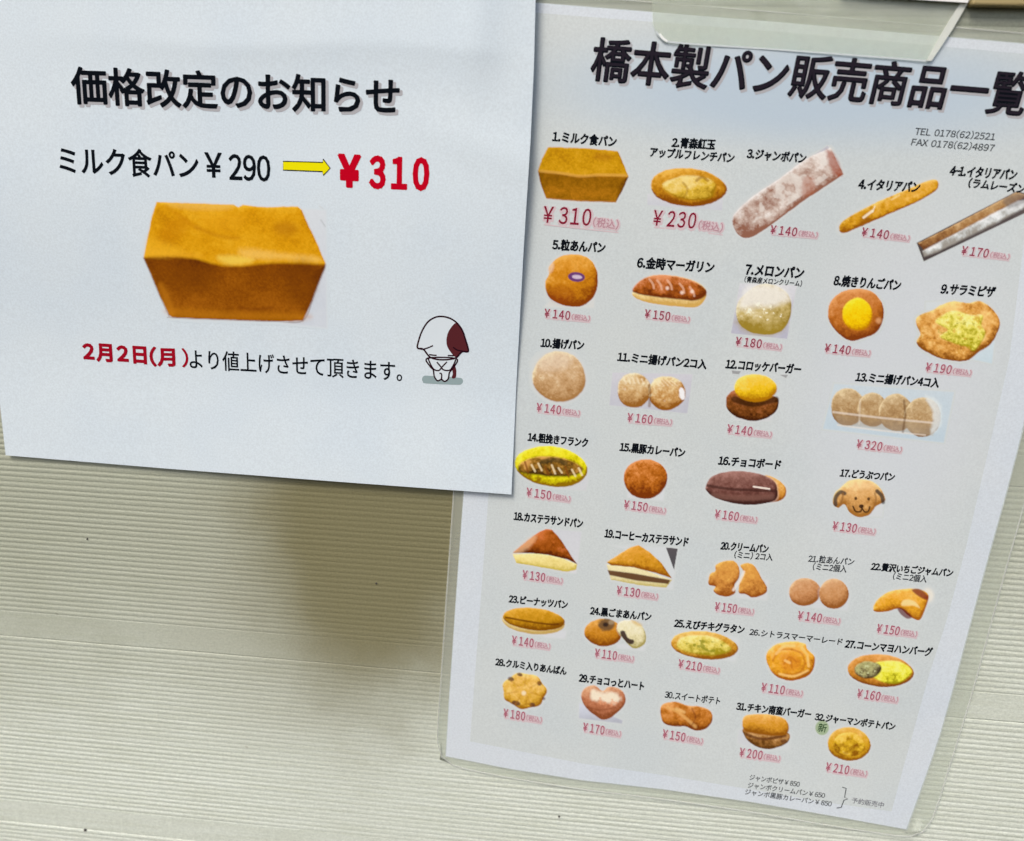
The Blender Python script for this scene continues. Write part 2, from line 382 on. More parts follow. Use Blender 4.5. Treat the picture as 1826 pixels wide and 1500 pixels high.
# clear film sealed round the paper
film = mat('clear_laminate', (.66, .70, .62, 1), .2, .4); gg = G(film)
tr = gg.n.new('ShaderNodeBsdfTransparent'); tr.inputs[0].default_value = (.97, .98, .96, 1)
mx = gg.n.new('ShaderNodeMixShader'); mx.inputs[0].default_value = .34
gg.l.new(tr.outputs[0], mx.inputs[1]); gg.l.new(gg.b.outputs[0], mx.inputs[2]); gg.l.new(mx.outputs[0], gg.n['Material Output'].inputs[0])
def ring_film():
    # one continuous band outside the paper: paper outline -> laminate outline
    inner = np.vstack([resample(top_edge, 30)[:-1], resample(right_edge, 40)[:-1], resample(bottom_edge, 30)[::-1][:-1], resample(left_edge, 40)[::-1][:-1]])
    lt = [(866, -22), (955, -14), (1380, 20), (1826, 58), (1960, 70)]
    lr = [(1960, 70), (1916, 420), (1882, 650), (1863, 764), (1834, 880), (1800, 998), (1773, 1097), (1738, 1228), (1712, 1313), (1686, 1395), (1654, 1500)]
    lb = [(774, 1361), (904, 1388), (1036, 1409), (1181, 1426), (1340, 1449), (1480, 1474), (1654, 1500)]
    ll = [(866, -22), (845, 350), (824, 640), (808, 875), (795, 1060), (782.5, 1250), (774, 1361)]
    outer = np.vstack([resample(lt, 30)[:-1], resample(lr, 40)[:-1], resample(lb, 30)[::-1][:-1], resample(ll, 40)[::-1][:-1]])
    # round the corners a little
    n = len(inner); rows = []
    ts = (-.06, .0, .12, .5, .88, 1.0); hs = (.00012, .00016, .0000, -.0001, .0000, .0004)
    for t, h in zip(ts, hs):
        P = inner*(1-t)+outer*t
        if t > .8:
            for _ in range(2): P = (np.roll(P, 1, 0)+2*P+np.roll(P, -1, 0))/4
        rows.append(on(P, lift(menu_depth, h if t < .5 else h+.0000)))
    V = np.vstack(rows); F = [(r*n+i, r*n+(i+1) % n, (r+1)*n+(i+1) % n, (r+1)*n+i) for r in range(len(ts)-1) for i in range(n)]
    link('clear_film_border', mesh('clear_film_border', V, F, film, True), menu, label='transparent laminate edge standing past the paper')
    rim = mat('film_rim', (.86, .88, .84, 1), .2, .6)
    P = outer.copy()
    for _ in range(2): P = (np.roll(P, 1, 0)+2*P+np.roll(P, -1, 0))/4
    A = on(P, lift(menu_depth, .0004)); cen = A.mean(0)
    prof = ((0, 0), (.00035, .0003), (.0008, .0002), (.0009, -.0008))
    V = []
    dirs = (A-np.roll(A, 1, 0))+(np.roll(A, -1, 0)-A); nx_ = np.c_[dirs[:, 2], np.zeros(n), -dirs[:, 0]]; nx_ /= np.linalg.norm(nx_, axis=1)[:, None]
    nx_ *= np.sign(((A-cen)*nx_).sum(1))[:, None]
    for w, y in prof: V.append(A - nx_*(.0009-w) + np.array([0, -y, 0]))
    V = np.vstack(V); F = [(r*n+i, r*n+(i+1) % n, (r+1)*n+(i+1) % n, (r+1)*n+i) for r in range(len(prof)-1) for i in range(n)]
    rimg = G(rim); t2 = rimg.n.new('ShaderNodeBsdfTransparent'); m2 = rimg.n.new('ShaderNodeMixShader'); m2.inputs[0].default_value = .3
    rimg.l.new(t2.outputs[0], m2.inputs[1]); rimg.l.new(rimg.b.outputs[0], m2.inputs[2]); rimg.l.new(m2.outputs[0], rimg.n['Material Output'].inputs[0])
    link('film_rim', mesh('film_rim', V, F, rim, True), menu)
ring_film()

MD = menu_depth
def cap(text, a, b, h, bold=.05, m=BLACK, **kw):
    return letter('caption', text, a, b, h, m, MD, up_menu, menu, bold=bold, **kw)
TT, T0, T1, TH = '橋本製パン販売商品一覧', (1057, 105), (1832, 169), 76
t_ = letter('title_lettering', TT, T0, T1, TH, BLACK, MD, up_menu, menu, bold=.050, layer=.0003, round_=True, label='large black Japanese title lettering')
letter('title_shade', TT, T0, T1, TH, SHADOWINK, MD, up_menu, t_, bold=.065, layer=.00022, shift=(3, 4))
letter('title_sheen', TT, T0, T1, TH, TITLE_IN, MD, up_menu, t_, bold=0, layer=.00042, shift=(-.5, -1))
CAPS = [
 ('1.ミルク食パン', (986, 243), (1099, 253), 19), ('2.青森紅玉', (1199, 254), (1275, 258), 18), ('アップルフレンチパン', (1160, 271), (1309, 282), 17),
 ('3.ジャンボパン', (1333, 274), (1437, 283), 18), ('4.イタリアパン', (1532, 328), (1640, 334), 18), ('4-1.イタリアパン', (1695, 304), (1813, 312), 18),
 ('(ラムレーズン)', (1728, 326), (1834, 338), 17), ('5.粒あんパン', (986, 436), (1079, 442), 19), ('6.金時マーガリン', (1137, 468), (1273, 477), 20),
 ('7.メロンパン', (1330, 480), (1433, 487), 19), ('(青森産メロンクリーム)', (1328, 498), (1430, 506), 11), ('8.焼きりんごパン', (1488, 500), (1606, 509), 19),
 ('9.サラミピザ', (1679, 515), (1774, 521), 18), ('10.揚げパン', (965, 611), (1041, 616), 17), ('11.ミニ揚げパン2コ入', (1102, 636), (1260, 650), 17),
 ('12.コロッケバーガー', (1295, 649), (1428, 659), 17), ('13.ミニ揚げパン4コ入', (1527, 672), (1675, 683), 17), ('14.粗挽きフランク', (942, 779), (1048, 790), 16),
 ('15.黒豚カレーパン', (1106, 797), (1221, 808), 16), ('16.チョコボード', (1282, 821), (1392, 829), 16), ('17.どうぶつパン', (1499, 843), (1595, 851), 14),
 ('18.カステラサンドパン', (917, 920), (1039, 934), 15), ('19.コーヒーカステラサンド', (1079, 951), (1227, 967), 15), ('20.クリームパン', (1286, 973), (1370, 979), 14),
 ('(ミニ) 2コ入', (1310, 989), (1378, 994), 13), ('21.粒あんパン', (1442, 996), (1523, 1002), 13), ('(ミニ2個入', (1450, 1010), (1510, 1015), 13),
 ('22.贅沢いちごジャムパン', (1554, 1010), (1699, 1022), 14), ('(ミニ2個入', (1593, 1027), (1653, 1033), 13), ('23.ピーナッツパン', (908, 1068), (1012, 1079), 14),
 ('24.黒ごまあんパン', (1053, 1089), (1161, 1100), 15), ('25.えびチキグラタン', (1203, 1111), (1327, 1123), 15), ('26.シトラスマーマーレード', (1337, 1127), (1502, 1145), 11),
 ('27.コーンマヨハンバーグ', (1508, 1148), (1662, 1163), 15), ('28.クルミ入りあんぱん', (884, 1180), (1010, 1197), 14), ('29.チョコっとハート', (1033, 1209), (1148, 1224), 14),
 ('30.スイートポテト', (1186, 1238), (1284, 1250), 13), ('31.チキン南蛮バーガー', (1314, 1259), (1446, 1274), 15), ('32.ジャーマンポテトパン', (1454, 1278), (1596, 1296), 14)]
for t, a, b, h in CAPS:
    big = h >= 14
    cap(t, a, b, h, bold=.085 if big else .05, m=SOFTBLACK if t.startswith(('21', '(ミニ2')) else BLACK)
for t, a, b, h in [('TEL 0178(62)2521', (1632, 234), (1775, 244), 15), ('FAX 0178(62)4897', (1626, 253), (1773, 264), 15)]:
    letter('phone_line', t, a, b, h, SOFTBLACK, MD, up_menu, menu, bold=.03, dig=.62)
for t, a, b in [('ジャンボピザ￥850', (1337, 1386), (1426, 1399)), ('ジャンボクリームパン￥650', (1334, 1400), (1471, 1419)), ('ジャンボ黒豚カレーパン￥850', (1329, 1412), (1483, 1434)), ('予約販売中', (1519, 1427), (1576, 1436))]:
    letter('footnote', t, a, b, 10, GREYINK if t[0] == '予' else SOFTBLACK, MD, up_menu, menu, bold=.03)
stroke('footnote_bracket', [(1502, 1404), (1509, 1406), (1506, 1422), (1512, 1425), (1505, 1427), (1500, 1440), (1492, 1441)], 1.6, SOFTBLACK, MD, menu)
cap('新', (1459, 1297), (1474, 1299), 15, bold=.02, m=DGREEN)
PRICES = [('310', 0, 0, 0, 0), ('230', 0, 0, 0, 0),
 ('140', 1374, 409, 1458, 418), ('140', 1537, 413, 1622, 424), ('170', 1715, 446, 1800, 457), ('140', 971, 558, 1052, 567), ('150', 1150, 559, 1230, 569),
 ('180', 1312, 608, 1394, 618), ('140', 1471, 620, 1552, 629), ('190', 1651, 654, 1732, 664), ('140', 957, 726, 1034, 736), ('160', 1119, 744, 1198, 752),
 ('140', 1297, 764, 1376, 774), ('320', 1528, 791, 1608, 801), ('150', 939, 877, 1017, 889), ('150', 1113, 899, 1187, 910), ('160', 1275, 916, 1350, 926),
 ('130', 1485, 937, 1561, 947), ('130', 932, 1024, 1003, 1035), ('130', 1100, 1052, 1173, 1063), ('150', 1275, 1081, 1344, 1090), ('140', 1423, 1097, 1498, 1107),
 ('150', 1564, 1120, 1635, 1130), ('140', 913, 1141, 981, 1152), ('110', 1061, 1164, 1130, 1174), ('210', 1210, 1183, 1283, 1195), ('110', 1358, 1225, 1431, 1236),
 ('160', 1529, 1236, 1601, 1247), ('180', 898, 1271, 966, 1283), ('170', 1040, 1296, 1107, 1308), ('150', 1182, 1308, 1253, 1321), ('200', 1319, 1341, 1391, 1352),
 ('210', 1473, 1367, 1546, 1379)]
def price(val, a, b, h, a2, b2, h2, big):
    m1 = CRIM if big else (CRIMS if a[1] < 640 else CRIMP)
    p = letter('price', '￥'+val, a, b, h, m1, MD, up_menu, menu, bold=.022 if big else .04, layer=.00034, dig=.76)
    letter('price_halo', '￥'+val, a, b, h, PINK, MD, up_menu, p, bold=.16, layer=.0002, shift=(1, 2), dig=.76)
    letter('tax_note', '(税込)', a2, b2, h2, CRIM2, MD, up_menu, p, bold=.03, layer=.00036)
    letter('tax_halo', '(税込)', a2, b2, h2, PINK, MD, up_menu, p, bold=.30, layer=.00022, shift=(.5, 1))
    e = np.array(b2, float)-np.array(a, float); e /= np.hypot(*e)
    y0 = h*.62
    stroke('price_underline', [np.array(a)+(1, y0), np.array(b2)+(0, y0*.75)], 2.2 if big else 1.6, PINK, MD, p, layer=.00024)
price('310', (969, 382), (1054, 388), 30, (1058, 396), (1103, 401), 17, True)
price('230', (1165, 388), (1241, 394), 28, (1246, 401), (1289, 406), 16, True)
for v, x0, y0, x1, y1 in PRICES[2:]:
    f = lambda t: (x0+(x1-x0)*t, y0+(y1-y0)*t)
    a2 = np.array(f(.60))+(0, 1.5); b2 = np.array(f(1.0))+(0, 1.5)
    price(v, f(0), f(.56), 15.5, tuple(a2), tuple(b2), 10.5, False)

# ------------------------------------------------------------------ printed bread pictures (ink laid down as a fine coloured mesh)
def vnoise(X, Y, s, seed):
    r = np.random.default_rng(seed); n = 64; T = r.random((n, n))
    x = X/s; y = Y/s; xi = np.floor(x).astype(int); yi = np.floor(y).astype(int); fx = x-xi; fy = y-yi
    fx = fx*fx*(3-2*fx); fy = fy*fy*(3-2*fy)
    a = T[yi % n, xi % n]; b = T[yi % n, (xi+1) % n]; c_ = T[(yi+1) % n, xi % n]; d_ = T[(yi+1) % n, (xi+1) % n]
    return (a*(1-fx)+b*fx)*(1-fy)+(c_*(1-fx)+d_*fx)*fy
def fbm(X, Y, s, seed, o=4):
    v = 0; a = .5; tot = 0
    for i in range(o): v = v+a*vnoise(X, Y, s, seed+i); tot += a; a *= .55; s /= 2.1
    return v/tot - .5
def sdf(P, X, Y):
    """signed distance in photo pixels, positive inside the outline"""
    P = np.asarray(P, float); D = np.full(X.shape, 1e9); ins = np.zeros(X.shape, bool)
    for i in range(len(P)):
        a = P[i]; b = P[(i+1) % len(P)]; e = b-a; L = max((e**2).sum(), 1e-9)
        t = np.clip(((X-a[0])*e[0]+(Y-a[1])*e[1])/L, 0, 1)
        D = np.minimum(D, np.hypot(X-a[0]-t*e[0], Y-a[1]-t*e[1]))
        c_ = (a[1] > Y) != (b[1] > Y)
        xx = a[0]+(Y-a[1])*e[0]/(e[1] if abs(e[1]) > 1e-9 else 1e-9)
        ins ^= c_ & (X < xx)
    return np.where(ins, D, -D)
def ell(cx, cy, rx, ry, deg=0, wob=0, seed=1, n=28):
    r = np.random.default_rng(seed); t = np.linspace(0, 2*math.pi, n, endpoint=False)
    k = 1+wob*(np.sin(3*t+r.random()*6)*.5+np.sin(5*t+r.random()*6)*.3+np.sin(2*t+r.random()*6)*.4)
    x = rx*k*np.cos(t); y = ry*k*np.sin(t); a = math.radians(deg)
    return np.c_[cx+x*math.cos(a)-y*math.sin(a), cy+x*math.sin(a)+y*math.cos(a)]
def warm(c, k):
    c = np.array(c, float); w = smooth(.58, .85, (c.max()-c.min())/c.max())
    return c*(1-w+w*np.array(k))
class Pic:
    def __init__(s, x0, y0, x1, y1, step=1.3, seed=1):
        s.nx = int((x1-x0)/step)+1; s.ny = int((y1-y0)/step)+1
        s.X, s.Y = np.meshgrid(np.linspace(x0, x1, s.nx), np.linspace(y0, y1, s.ny))
        s.C = np.ones((s.ny, s.nx, 3))*srgb((206, 208, 209)); s.A = np.zeros((s.ny, s.nx)); s.seed = seed; s.step = step
    def over(s, a, col):
        s.C = s.C*(1-a[..., None])+col*a[..., None]; s.A = np.maximum(s.A, a)
    def tile(s, quad, col, col2=None, a=.9, soft=1.2):
        """rectangular photo background left round a bread"""
        dd = sdf(quad, s.X, s.Y); m = smooth(-soft*.5, soft, dd)*a
        n = fbm(s.X, s.Y, 30, s.seed+50)*.8
        yy = (s.Y-np.min(np.array(quad)[:, 1]))/max(np.ptp(np.array(quad)[:, 1]), 1)
        k = np.clip(yy+n, 0, 1)[..., None]
        s.over(m, srgb(col)*(1-k)+srgb(col2 or col)*k); return s
    def dough(s, P, light, mid, dark, R=None, grain=.5, gs=7, soft=1.0, a=1.0, rim=.5, lx=-.35, ly=-.75, halo=0, smoothed=True, gloss=0, shine=.5, grad=.38):
        P = spline(P, 5) if smoothed and len(P) < 24 else P
        dd = sdf(P, s.X, s.Y) + fbm(s.X, s.Y, 9, s.seed+3)*1.6
        R = R or max(dd.max()*.8, 2)
        h = np.clip(dd/R, 0, 1); h = np.sqrt(np.clip(h*(2-h), 0, 1))*R
        n1_ = fbm(s.X, s.Y, gs, s.seed); n2_ = fbm(s.X, s.Y, gs*3.2, s.seed+9)
        hh = h + (n1_*1.0+n2_*1.6)*grain*3
        gy, gx = np.gradient(hh, s.step, s.step)
        sh = (-(gx*lx+gy*ly))*-.55
        sh = np.clip(-(gx*(-lx)+gy*(-ly))*-.5*1.0, -1, 1)
        n0_ = fbm(s.X, s.Y, 2.6, s.seed+40, 2)
        t = .5 + .40*sh + n1_*grain*.7 + n2_*grain*.8 + n0_*.24 + .10*(h/R-.5)
        edge = np.exp(-np.clip(dd, 0, None)/max(R*.28, 1.2))*rim
        n3_ = 1-np.abs(fbm(s.X*1.0+n2_*9, s.Y*1.3, gs*1.6, s.seed+60))*7
        t = t - np.clip(n3_, 0, 1)*.07*min(grain*1.6, 1)
        ys = s.Y[dd > 0]; t = t - ((s.Y-ys.mean())/max(np.ptp(ys), 1))*grad if len(ys) else t
        t = np.clip((t-.5)*1.45+.53-edge*.5, 0, 1)[..., None]
        L, Mi, D = (srgb(warm(q_, k_)) for q_, k_ in ((light, (1.05, 1.08, .90)), (mid, (1.02, 1.11, .70)), (dark, (.94, .96, .62))))
        col = np.where(t < .5, D+(Mi-D)*t*2, Mi+(L-Mi)*(t-.5)*2)
        hi = np.clip(sh*1.3+n1_*1.6+n2_*1.2-.35, 0, 1)[..., None]*shine
        col = col*(1-hi)+np.clip(srgb(light)*1.5+.06, 0, .85)*hi
        if gloss:
            gl = np.clip(fbm(s.X, s.Y, gs*1.5, s.seed+20)*4-.9+sh*.5, 0, 1)[..., None]*gloss
            col = col*(1-gl)+srgb((240, 235, 225))*gl
        if halo:
            s.over(smooth(-halo*2.2, 0, dd)*.30*(1-smooth(0, 2, dd)), srgb((206, 196, 200)))
        s.over(smooth(-soft, soft, dd)*a, col); return s
    def dab(s, P, col, a=.9, soft=2.0, n=0, ns=5, smoothed=True):
        """a stain of one colour, broken up by noise n"""
        P = spline(P, 5) if smoothed and len(P) < 24 and len(P) > 2 else P
        dd = sdf(P, s.X, s.Y) + fbm(s.X, s.Y, ns, s.seed+31)*n
        keep = s.A.copy(); s.over(smooth(-soft, soft, dd)*a, srgb(col)); return s
    def line(s, P, w, col, a=.8, soft=1.0, closed=False):
        P = spline(P, 6, closed); D = np.full(s.X.shape, 1e9)
        for p, q in zip(P[:-1], P[1:]):
            e = q-p; L = max((e**2).sum(), 1e-9); t = np.clip(((s.X-p[0])*e[0]+(s.Y-p[1])*e[1])/L, 0, 1)
            D = np.minimum(D, np.hypot(s.X-p[0]-t*e[0], s.Y-p[1]-t*e[1]))
        s.over(smooth(w/2+soft, w/2-soft*.5, D)*a, srgb(col)); return s
    def speckle(s, P, col, th=.12, sc=4, a=.8, soft=2, sd=0):
        P = spline(P, 5) if len(P) < 24 else P
        dd = sdf(P, s.X, s.Y); m = smooth(0, soft, dd)*smooth(th, th+.1, fbm(s.X, s.Y, sc, s.seed+77+sd, 3))
        s.over(m*a, srgb(col)); return s
    def build(s, name, depth, parent, layer=.00014, base=None, mat_=None, **kw):
        V = on(np.c_[s.X.ravel(), s.Y.ravel()], lift(depth, layer)); F = grid_faces(s.nx, s.ny)
        A = s.A.ravel(); keep = (A[F] > .02).any(1); F = F[keep]
        used = np.unique(F); rem = np.full(len(V), -1); rem[used] = np.arange(len(used))
        C = np.clip(s.C*INK, .003, .9)
        b = np.array(base if base is not None else (.615, .665, .66))
        C = b*(1-s.A[..., None])+C*s.A[..., None]          # unprinted paper shows where no ink lies
        n_ = (fbm(s.X, s.Y, 2.2, s.seed+5, 2)*.10)[..., None]; C = np.clip(C*(1+n_*s.A[..., None]), .003, .9)
        me = bpy.data.meshes.new(name); me.from_pydata(V[used].tolist(), [], rem[F].tolist())
        at_ = me.color_attributes.new('ink', 'FLOAT_COLOR', 'POINT')
        at_.data.foreach_set('color', np.c_[C.reshape(-1, 3)[used], np.ones(len(used))].astype(np.float32).ravel())
        me.materials.append(mat_ or PIC); me.update()
        return link(name, me, parent, **kw)
OR = ((222, 165, 80), (190, 118, 38), (128, 62, 18))      # orange crust
BR = ((200, 130, 70), (160, 84, 34), (104, 46, 20))       # brown crust
TN = ((214, 188, 150), (188, 150, 104), (140, 98, 58))    # sugared tan
YG = ((232, 218, 120), (208, 184, 72), (156, 128, 36))    # yellow green filling
pics = []
def P_(label, *a, **k):
    p = Pic(*a, seed=len(pics)*17+3, **k); pics.append((label, p)); return p
# 1 loaf
def loaf(p, O, mid, k=1.0, sd=0):
    p.dough(O, (214, 158, 44), (196, 130, 22), (150, 90, 14), R=14*k, grain=.34, gs=10*k, rim=.35, smoothed=False, soft=1.2, halo=2*k)
    front = list(mid)+[q for q in O if q[1] > max(mid[0][1], mid[-1][1])-1 and q not in (mid[0], mid[-1])]
    return front
p = P_('printed picture of a golden square loaf', 952, 256, 1128, 368)
O = [(977, 262), (1040, 264), (1102, 269), (1112, 292), (1121, 315), (1110, 340), (1098, 361), (1030, 359), (974, 354), (964, 328), (959, 305), (966, 284)]
p.dough(O, (214, 158, 48), (192, 130, 24), (156, 96, 14), R=9, grain=.30, grad=-.3, shine=.1, smoothed=False, rim=.3, halo=3)
p.dough([(959, 305), (985, 308), (1030, 314), (1062, 313), (1090, 314), (1121, 315), (1110, 340), (1098, 361), (1030, 359), (974, 354), (964, 328)], (176, 112, 26), (138, 84, 14), (104, 58, 8), R=16, grain=.3, grad=-.5, shine=0, smoothed=False, rim=.2)
p.line([(962, 305), (1000, 309), (1035, 314), (1070, 312), (1118, 313)], 4, (212, 160, 74), .6, 2)
p.dab(ell(1075, 280, 16, 7, 5), (150, 84, 20), .35, 6); p.line([(976, 354), (1030, 358), (1098, 360)], 3, (190, 128, 50), .5, 2)
# 2
p = P_('printed picture of an oval pastry with pale filling', 1150, 288, 1302, 378)
p.tile([(1154, 345), (1290, 356), (1288, 376), (1154, 366)], (206, 206, 212), (176, 178, 196), .7)
p.dough(ell(1227, 334, 69, 34, 4, .03, 2), (214, 156, 60), (184, 116, 34), (138, 74, 18), R=22, grain=.5, halo=3)
p.dough(ell(1232, 335, 47, 22, 6, .10, 5), (232, 206, 128), (212, 170, 66), (160, 118, 24), R=8, grain=1.0, gs=11, rim=.15, soft=4)
p.line([(1242, 322), (1252, 316), (1262, 322)], 4, (140, 90, 20), .6, 2); p.line([(1220, 352), (1226, 338), (1218, 326)], 3, (150, 110, 30), .5, 2)
# 3
p = P_('printed picture of a long powdered bread in a bag', 1298, 252, 1512, 430)
p.tile([(1476, 259), (1506, 312), (1496, 300), (1440, 284)], (176, 178, 190), None, .9)
p.dough([(1472, 268), (1482, 264), (1492, 286), (1503, 308), (1500, 314), (1470, 334), (1428, 362), (1380, 398), (1340, 423), (1318, 420), (1306, 398), (1312, 378), (1345, 348), (1390, 318), (1436, 284)],
        (222, 214, 206), (190, 170, 158), (138, 94, 76), R=20, grain=1.0, gs=11, halo=2)
p.speckle([(1440, 284), (1486, 282), (1490, 306), (1400, 370), (1330, 405), (1320, 385), (1380, 330)], (218, 212, 204), .0, 16, .65)
p.dab([(1474, 268), (1490, 276), (1504, 311), (1488, 312), (1478, 290)], (150, 66, 36), .7, 4, 6); p.dab([(1432, 320), (1450, 318), (1452, 344), (1430, 350)], (162, 90, 60), .5, 5, 8)
# 4
p = P_('printed picture of a thin golden bread stick', 1488, 312, 1680, 422)
p.dough([(1496, 404), (1512, 388), (1560, 362), (1612, 340), (1655, 322), (1671, 322), (1671, 338), (1640, 358), (1590, 380), (1540, 402), (1504, 416)],
        (228, 176, 84), (202, 136, 42), (156, 92, 24), R=11, grain=.6, halo=3)
p.line([(1540, 388), (1556, 376)], 4, (240, 228, 200), .8); p.line([(1556, 378), (1560, 368)], 2, (240, 228, 200), .7); p.line([(1590, 356), (1604, 348)], 2.5, (238, 214, 150), .6)
# 4-1
p = P_('printed picture of a powdered raisin stick in a dark bag', 1626, 330, 1852, 474)
p.tile([(1634, 433), (1814, 340), (1850, 352), (1846, 372), (1647, 467)], (96, 88, 86), (70, 62, 62), 1)
p.dough([(1637, 434), (1700, 402), (1760, 370), (1812, 343), (1834, 348), (1800, 372), (1740, 402), (1690, 430), (1650, 450)], (184, 150, 104), (158, 116, 70), (108, 66, 40), R=10, grain=.6, smoothed=False)
p.dough([(1648, 458), (1645, 448), (1690, 424), (1750, 392), (1815, 358), (1838, 356), (1836, 366), (1780, 396), (1720, 426), (1670, 450)], (226, 230, 230), (192, 196, 194), (150, 146, 138), R=8, grain=1.2, gs=9, smoothed=False, soft=2.5, rim=.1)
p.dab([(1790, 352), (1826, 344), (1840, 356), (1800, 372)], (90, 84, 86), .55, 5, 4)
# 5
p = P_('printed picture of a round bean bun with a violet mark', 964, 448, 1074, 554)
p.tile([(1010, 500), (1064, 505), (1060, 550), (970, 548)], (212, 210, 204), (214, 206, 190), .5, 3)
p.dough([(1000, 457), (1030, 454), (1054, 464), (1066, 490), (1062, 524), (1040, 545), (1010, 546), (980, 532), (972, 506), (978, 490), (980, 474)], (214, 148, 60), (190, 112, 30), (136, 62, 16), R=34, grain=.35, halo=2)
p.dab(ell(1000, 525, 24, 16, 0), (148, 70, 18), .45, 9); p.dab(ell(982, 478, 5, 10, 20), (235, 215, 190), .5, 3)
p.dab(ell(1028, 494, 15, 8.5, 5), (92, 52, 116), .95, 1); p.dab(ell(1029, 494, 9, 3.6, 5), (206, 188, 206), .9, 1.4)
# 6
p = P_('printed picture of a slashed brown roll with pale base', 1120, 482, 1268, 554)
p.dough([(1128, 520), (1150, 496), (1180, 490), (1225, 496), (1256, 512), (1259, 530), (1244, 547), (1210, 547), (1160, 541), (1134, 532)], (244, 222, 160), (230, 204, 140), (200, 160, 84), R=18, grain=.2, halo=2)
p.dough([(1127, 518), (1145, 498), (1178, 490), (1225, 497), (1254, 512), (1260, 525), (1240, 536), (1200, 533), (1150, 527)], (206, 128, 80), (162, 80, 36), (112, 48, 20), R=14, grain=.9, gs=8, soft=2)
for x, y in ((1158, 498), (1172, 500), (1190, 500), (1212, 506), (1230, 512)): p.line([(x, y), (x+6, y+8), (x+8, y+16)], 3, (232, 190, 160), .55, 1.5)
for x, y in ((1190, 514), (1216, 522), (1234, 520)): p.dab(ell(x, y, 3, 3), (250, 230, 214), .7, 2)
# 7
p = P_('printed picture of a pale melon bread on grey', 1298, 500, 1424, 608)
p.tile([(1319, 505), (1421, 509), (1404, 605), (1303, 595)], (206, 208, 212), (172, 172, 188), .95)
p.dough([(1352, 508), (1385, 510), (1408, 530), (1410, 562), (1394, 590), (1366, 597), (1332, 590), (1314, 568), (1318, 536)], (216, 202, 160), (190, 170, 108), (146, 122, 50), R=30, grain=.7, gs=7)
p.dab([(1345, 508), (1390, 510), (1408, 532), (1380, 546), (1340, 548), (1318, 548), (1326, 520)], (230, 229, 222), .8, 9, 8, 8)
p.dab([(1312, 572), (1350, 576), (1400, 574), (1392, 592), (1362, 600), (1330, 592)], (156, 132, 44), .5, 9, 6)
p.speckle(ell(1364, 555, 42, 18), (246, 244, 220), .14, 6, .7)
# 8
p = P_('printed picture of a round bun with a yolk-yellow centre', 1468, 508, 1584, 614)
p.dough([(1530, 515), (1555, 520), (1573, 540), (1576, 566), (1564, 592), (1538, 604), (1516, 608), (1492, 592), (1477, 568), (1480, 540), (1500, 521)], (206, 136, 76), (176, 96, 44), (130, 60, 26), R=26, grain=.3, halo=2, rim=.3)
p.dough(ell(1529, 561, 27, 29, 0, .03, 4), (244, 200, 40), (230, 174, 14), (196, 128, 8), R=14, grain=.25, rim=.15, soft=2)
p.dab(ell(1567, 572, 5, 5), (226, 170, 120), .6, 3)
# 9
p = P_('printed picture of a ragged cheese pizza bread', 1626, 528, 1792, 656)
p.tile([(1740, 610), (1776, 600), (1770, 650), (1734, 642)], (196, 214, 222), (178, 204, 216), .8, 3); p.tile([(1650, 538), (1690, 536), (1690, 550), (1650, 556)], (200, 214, 222), None, .5, 3)
p.dough([(1636, 564), (1662, 553), (1678, 544), (1700, 537), (1728, 540), (1750, 537), (1774, 556), (1783, 580), (1768, 612), (1745, 628), (1722, 644), (1680, 640), (1645, 624), (1634, 610), (1641, 596), (1634, 580)], (234, 190, 116), (204, 142, 70), (140, 80, 30), R=16, grain=1.1, gs=9, halo=2)
p.dough([(1668, 574), (1684, 560), (1704, 554), (1730, 562), (1752, 562), (1750, 580), (1757, 596), (1738, 625), (1722, 618), (1700, 612), (1676, 600), (1690, 588)], (240, 232, 146), (220, 210, 92), (170, 158, 36), R=5, grain=1.2, gs=6, rim=.2, soft=2.5)
p.speckle(ell(1712, 590, 40, 30), (150, 140, 30), .16, 8, .6); p.speckle(ell(1706, 590, 66, 48), (206, 150, 60), .18, 9, .5, sd=3)
# 10
p = P_('printed picture of a round sugared fried bun', 940, 620, 1054, 724)
p.dough(ell(997, 672, 49, 45, 20, .03, 3), (216, 190, 154), (192, 156, 112), (160, 118, 70), R=36, grain=.55, gs=5, halo=3, rim=.2, soft=2)
p.dab(ell(985, 645, 34, 16, -10), (218, 202, 180), .45, 11, 8)
# 11
p = P_('printed picture of two sugared buns in a clear bag', 1082, 660, 1240, 742)
p.tile([(1092, 664), (1236, 667), (1226, 738), (1086, 723)], (196, 196, 204), (178, 180, 192), .9)
p.dough(ell(1131, 696, 31, 31, 0, .04, 2), (226, 208, 166), (198, 160, 106), (150, 98, 46), R=22, grain=.6, gloss=.4)
p.dough(ell(1189, 701, 33, 31, 0, .04, 8), (226, 200, 150), (192, 146, 86), (148, 90, 36), R=22, grain=.7, gloss=.4)
p.line([(1158, 688), (1159, 704), (1158, 724)], 4, (110, 66, 30), .6, 2)
for i in range(6): p.line([(1112+i*8, 672+i), (1116+i*8, 684)], 2, (238, 228, 200), .45, 1.5)
for i in range(5): p.line([(1166+i*8, 676+i), (1176+i*8, 688)], 2, (238, 224, 190), .4, 1.5)
p.dab(ell(1216, 702, 5, 11, -10), (240, 242, 246), .9, 2, 3)
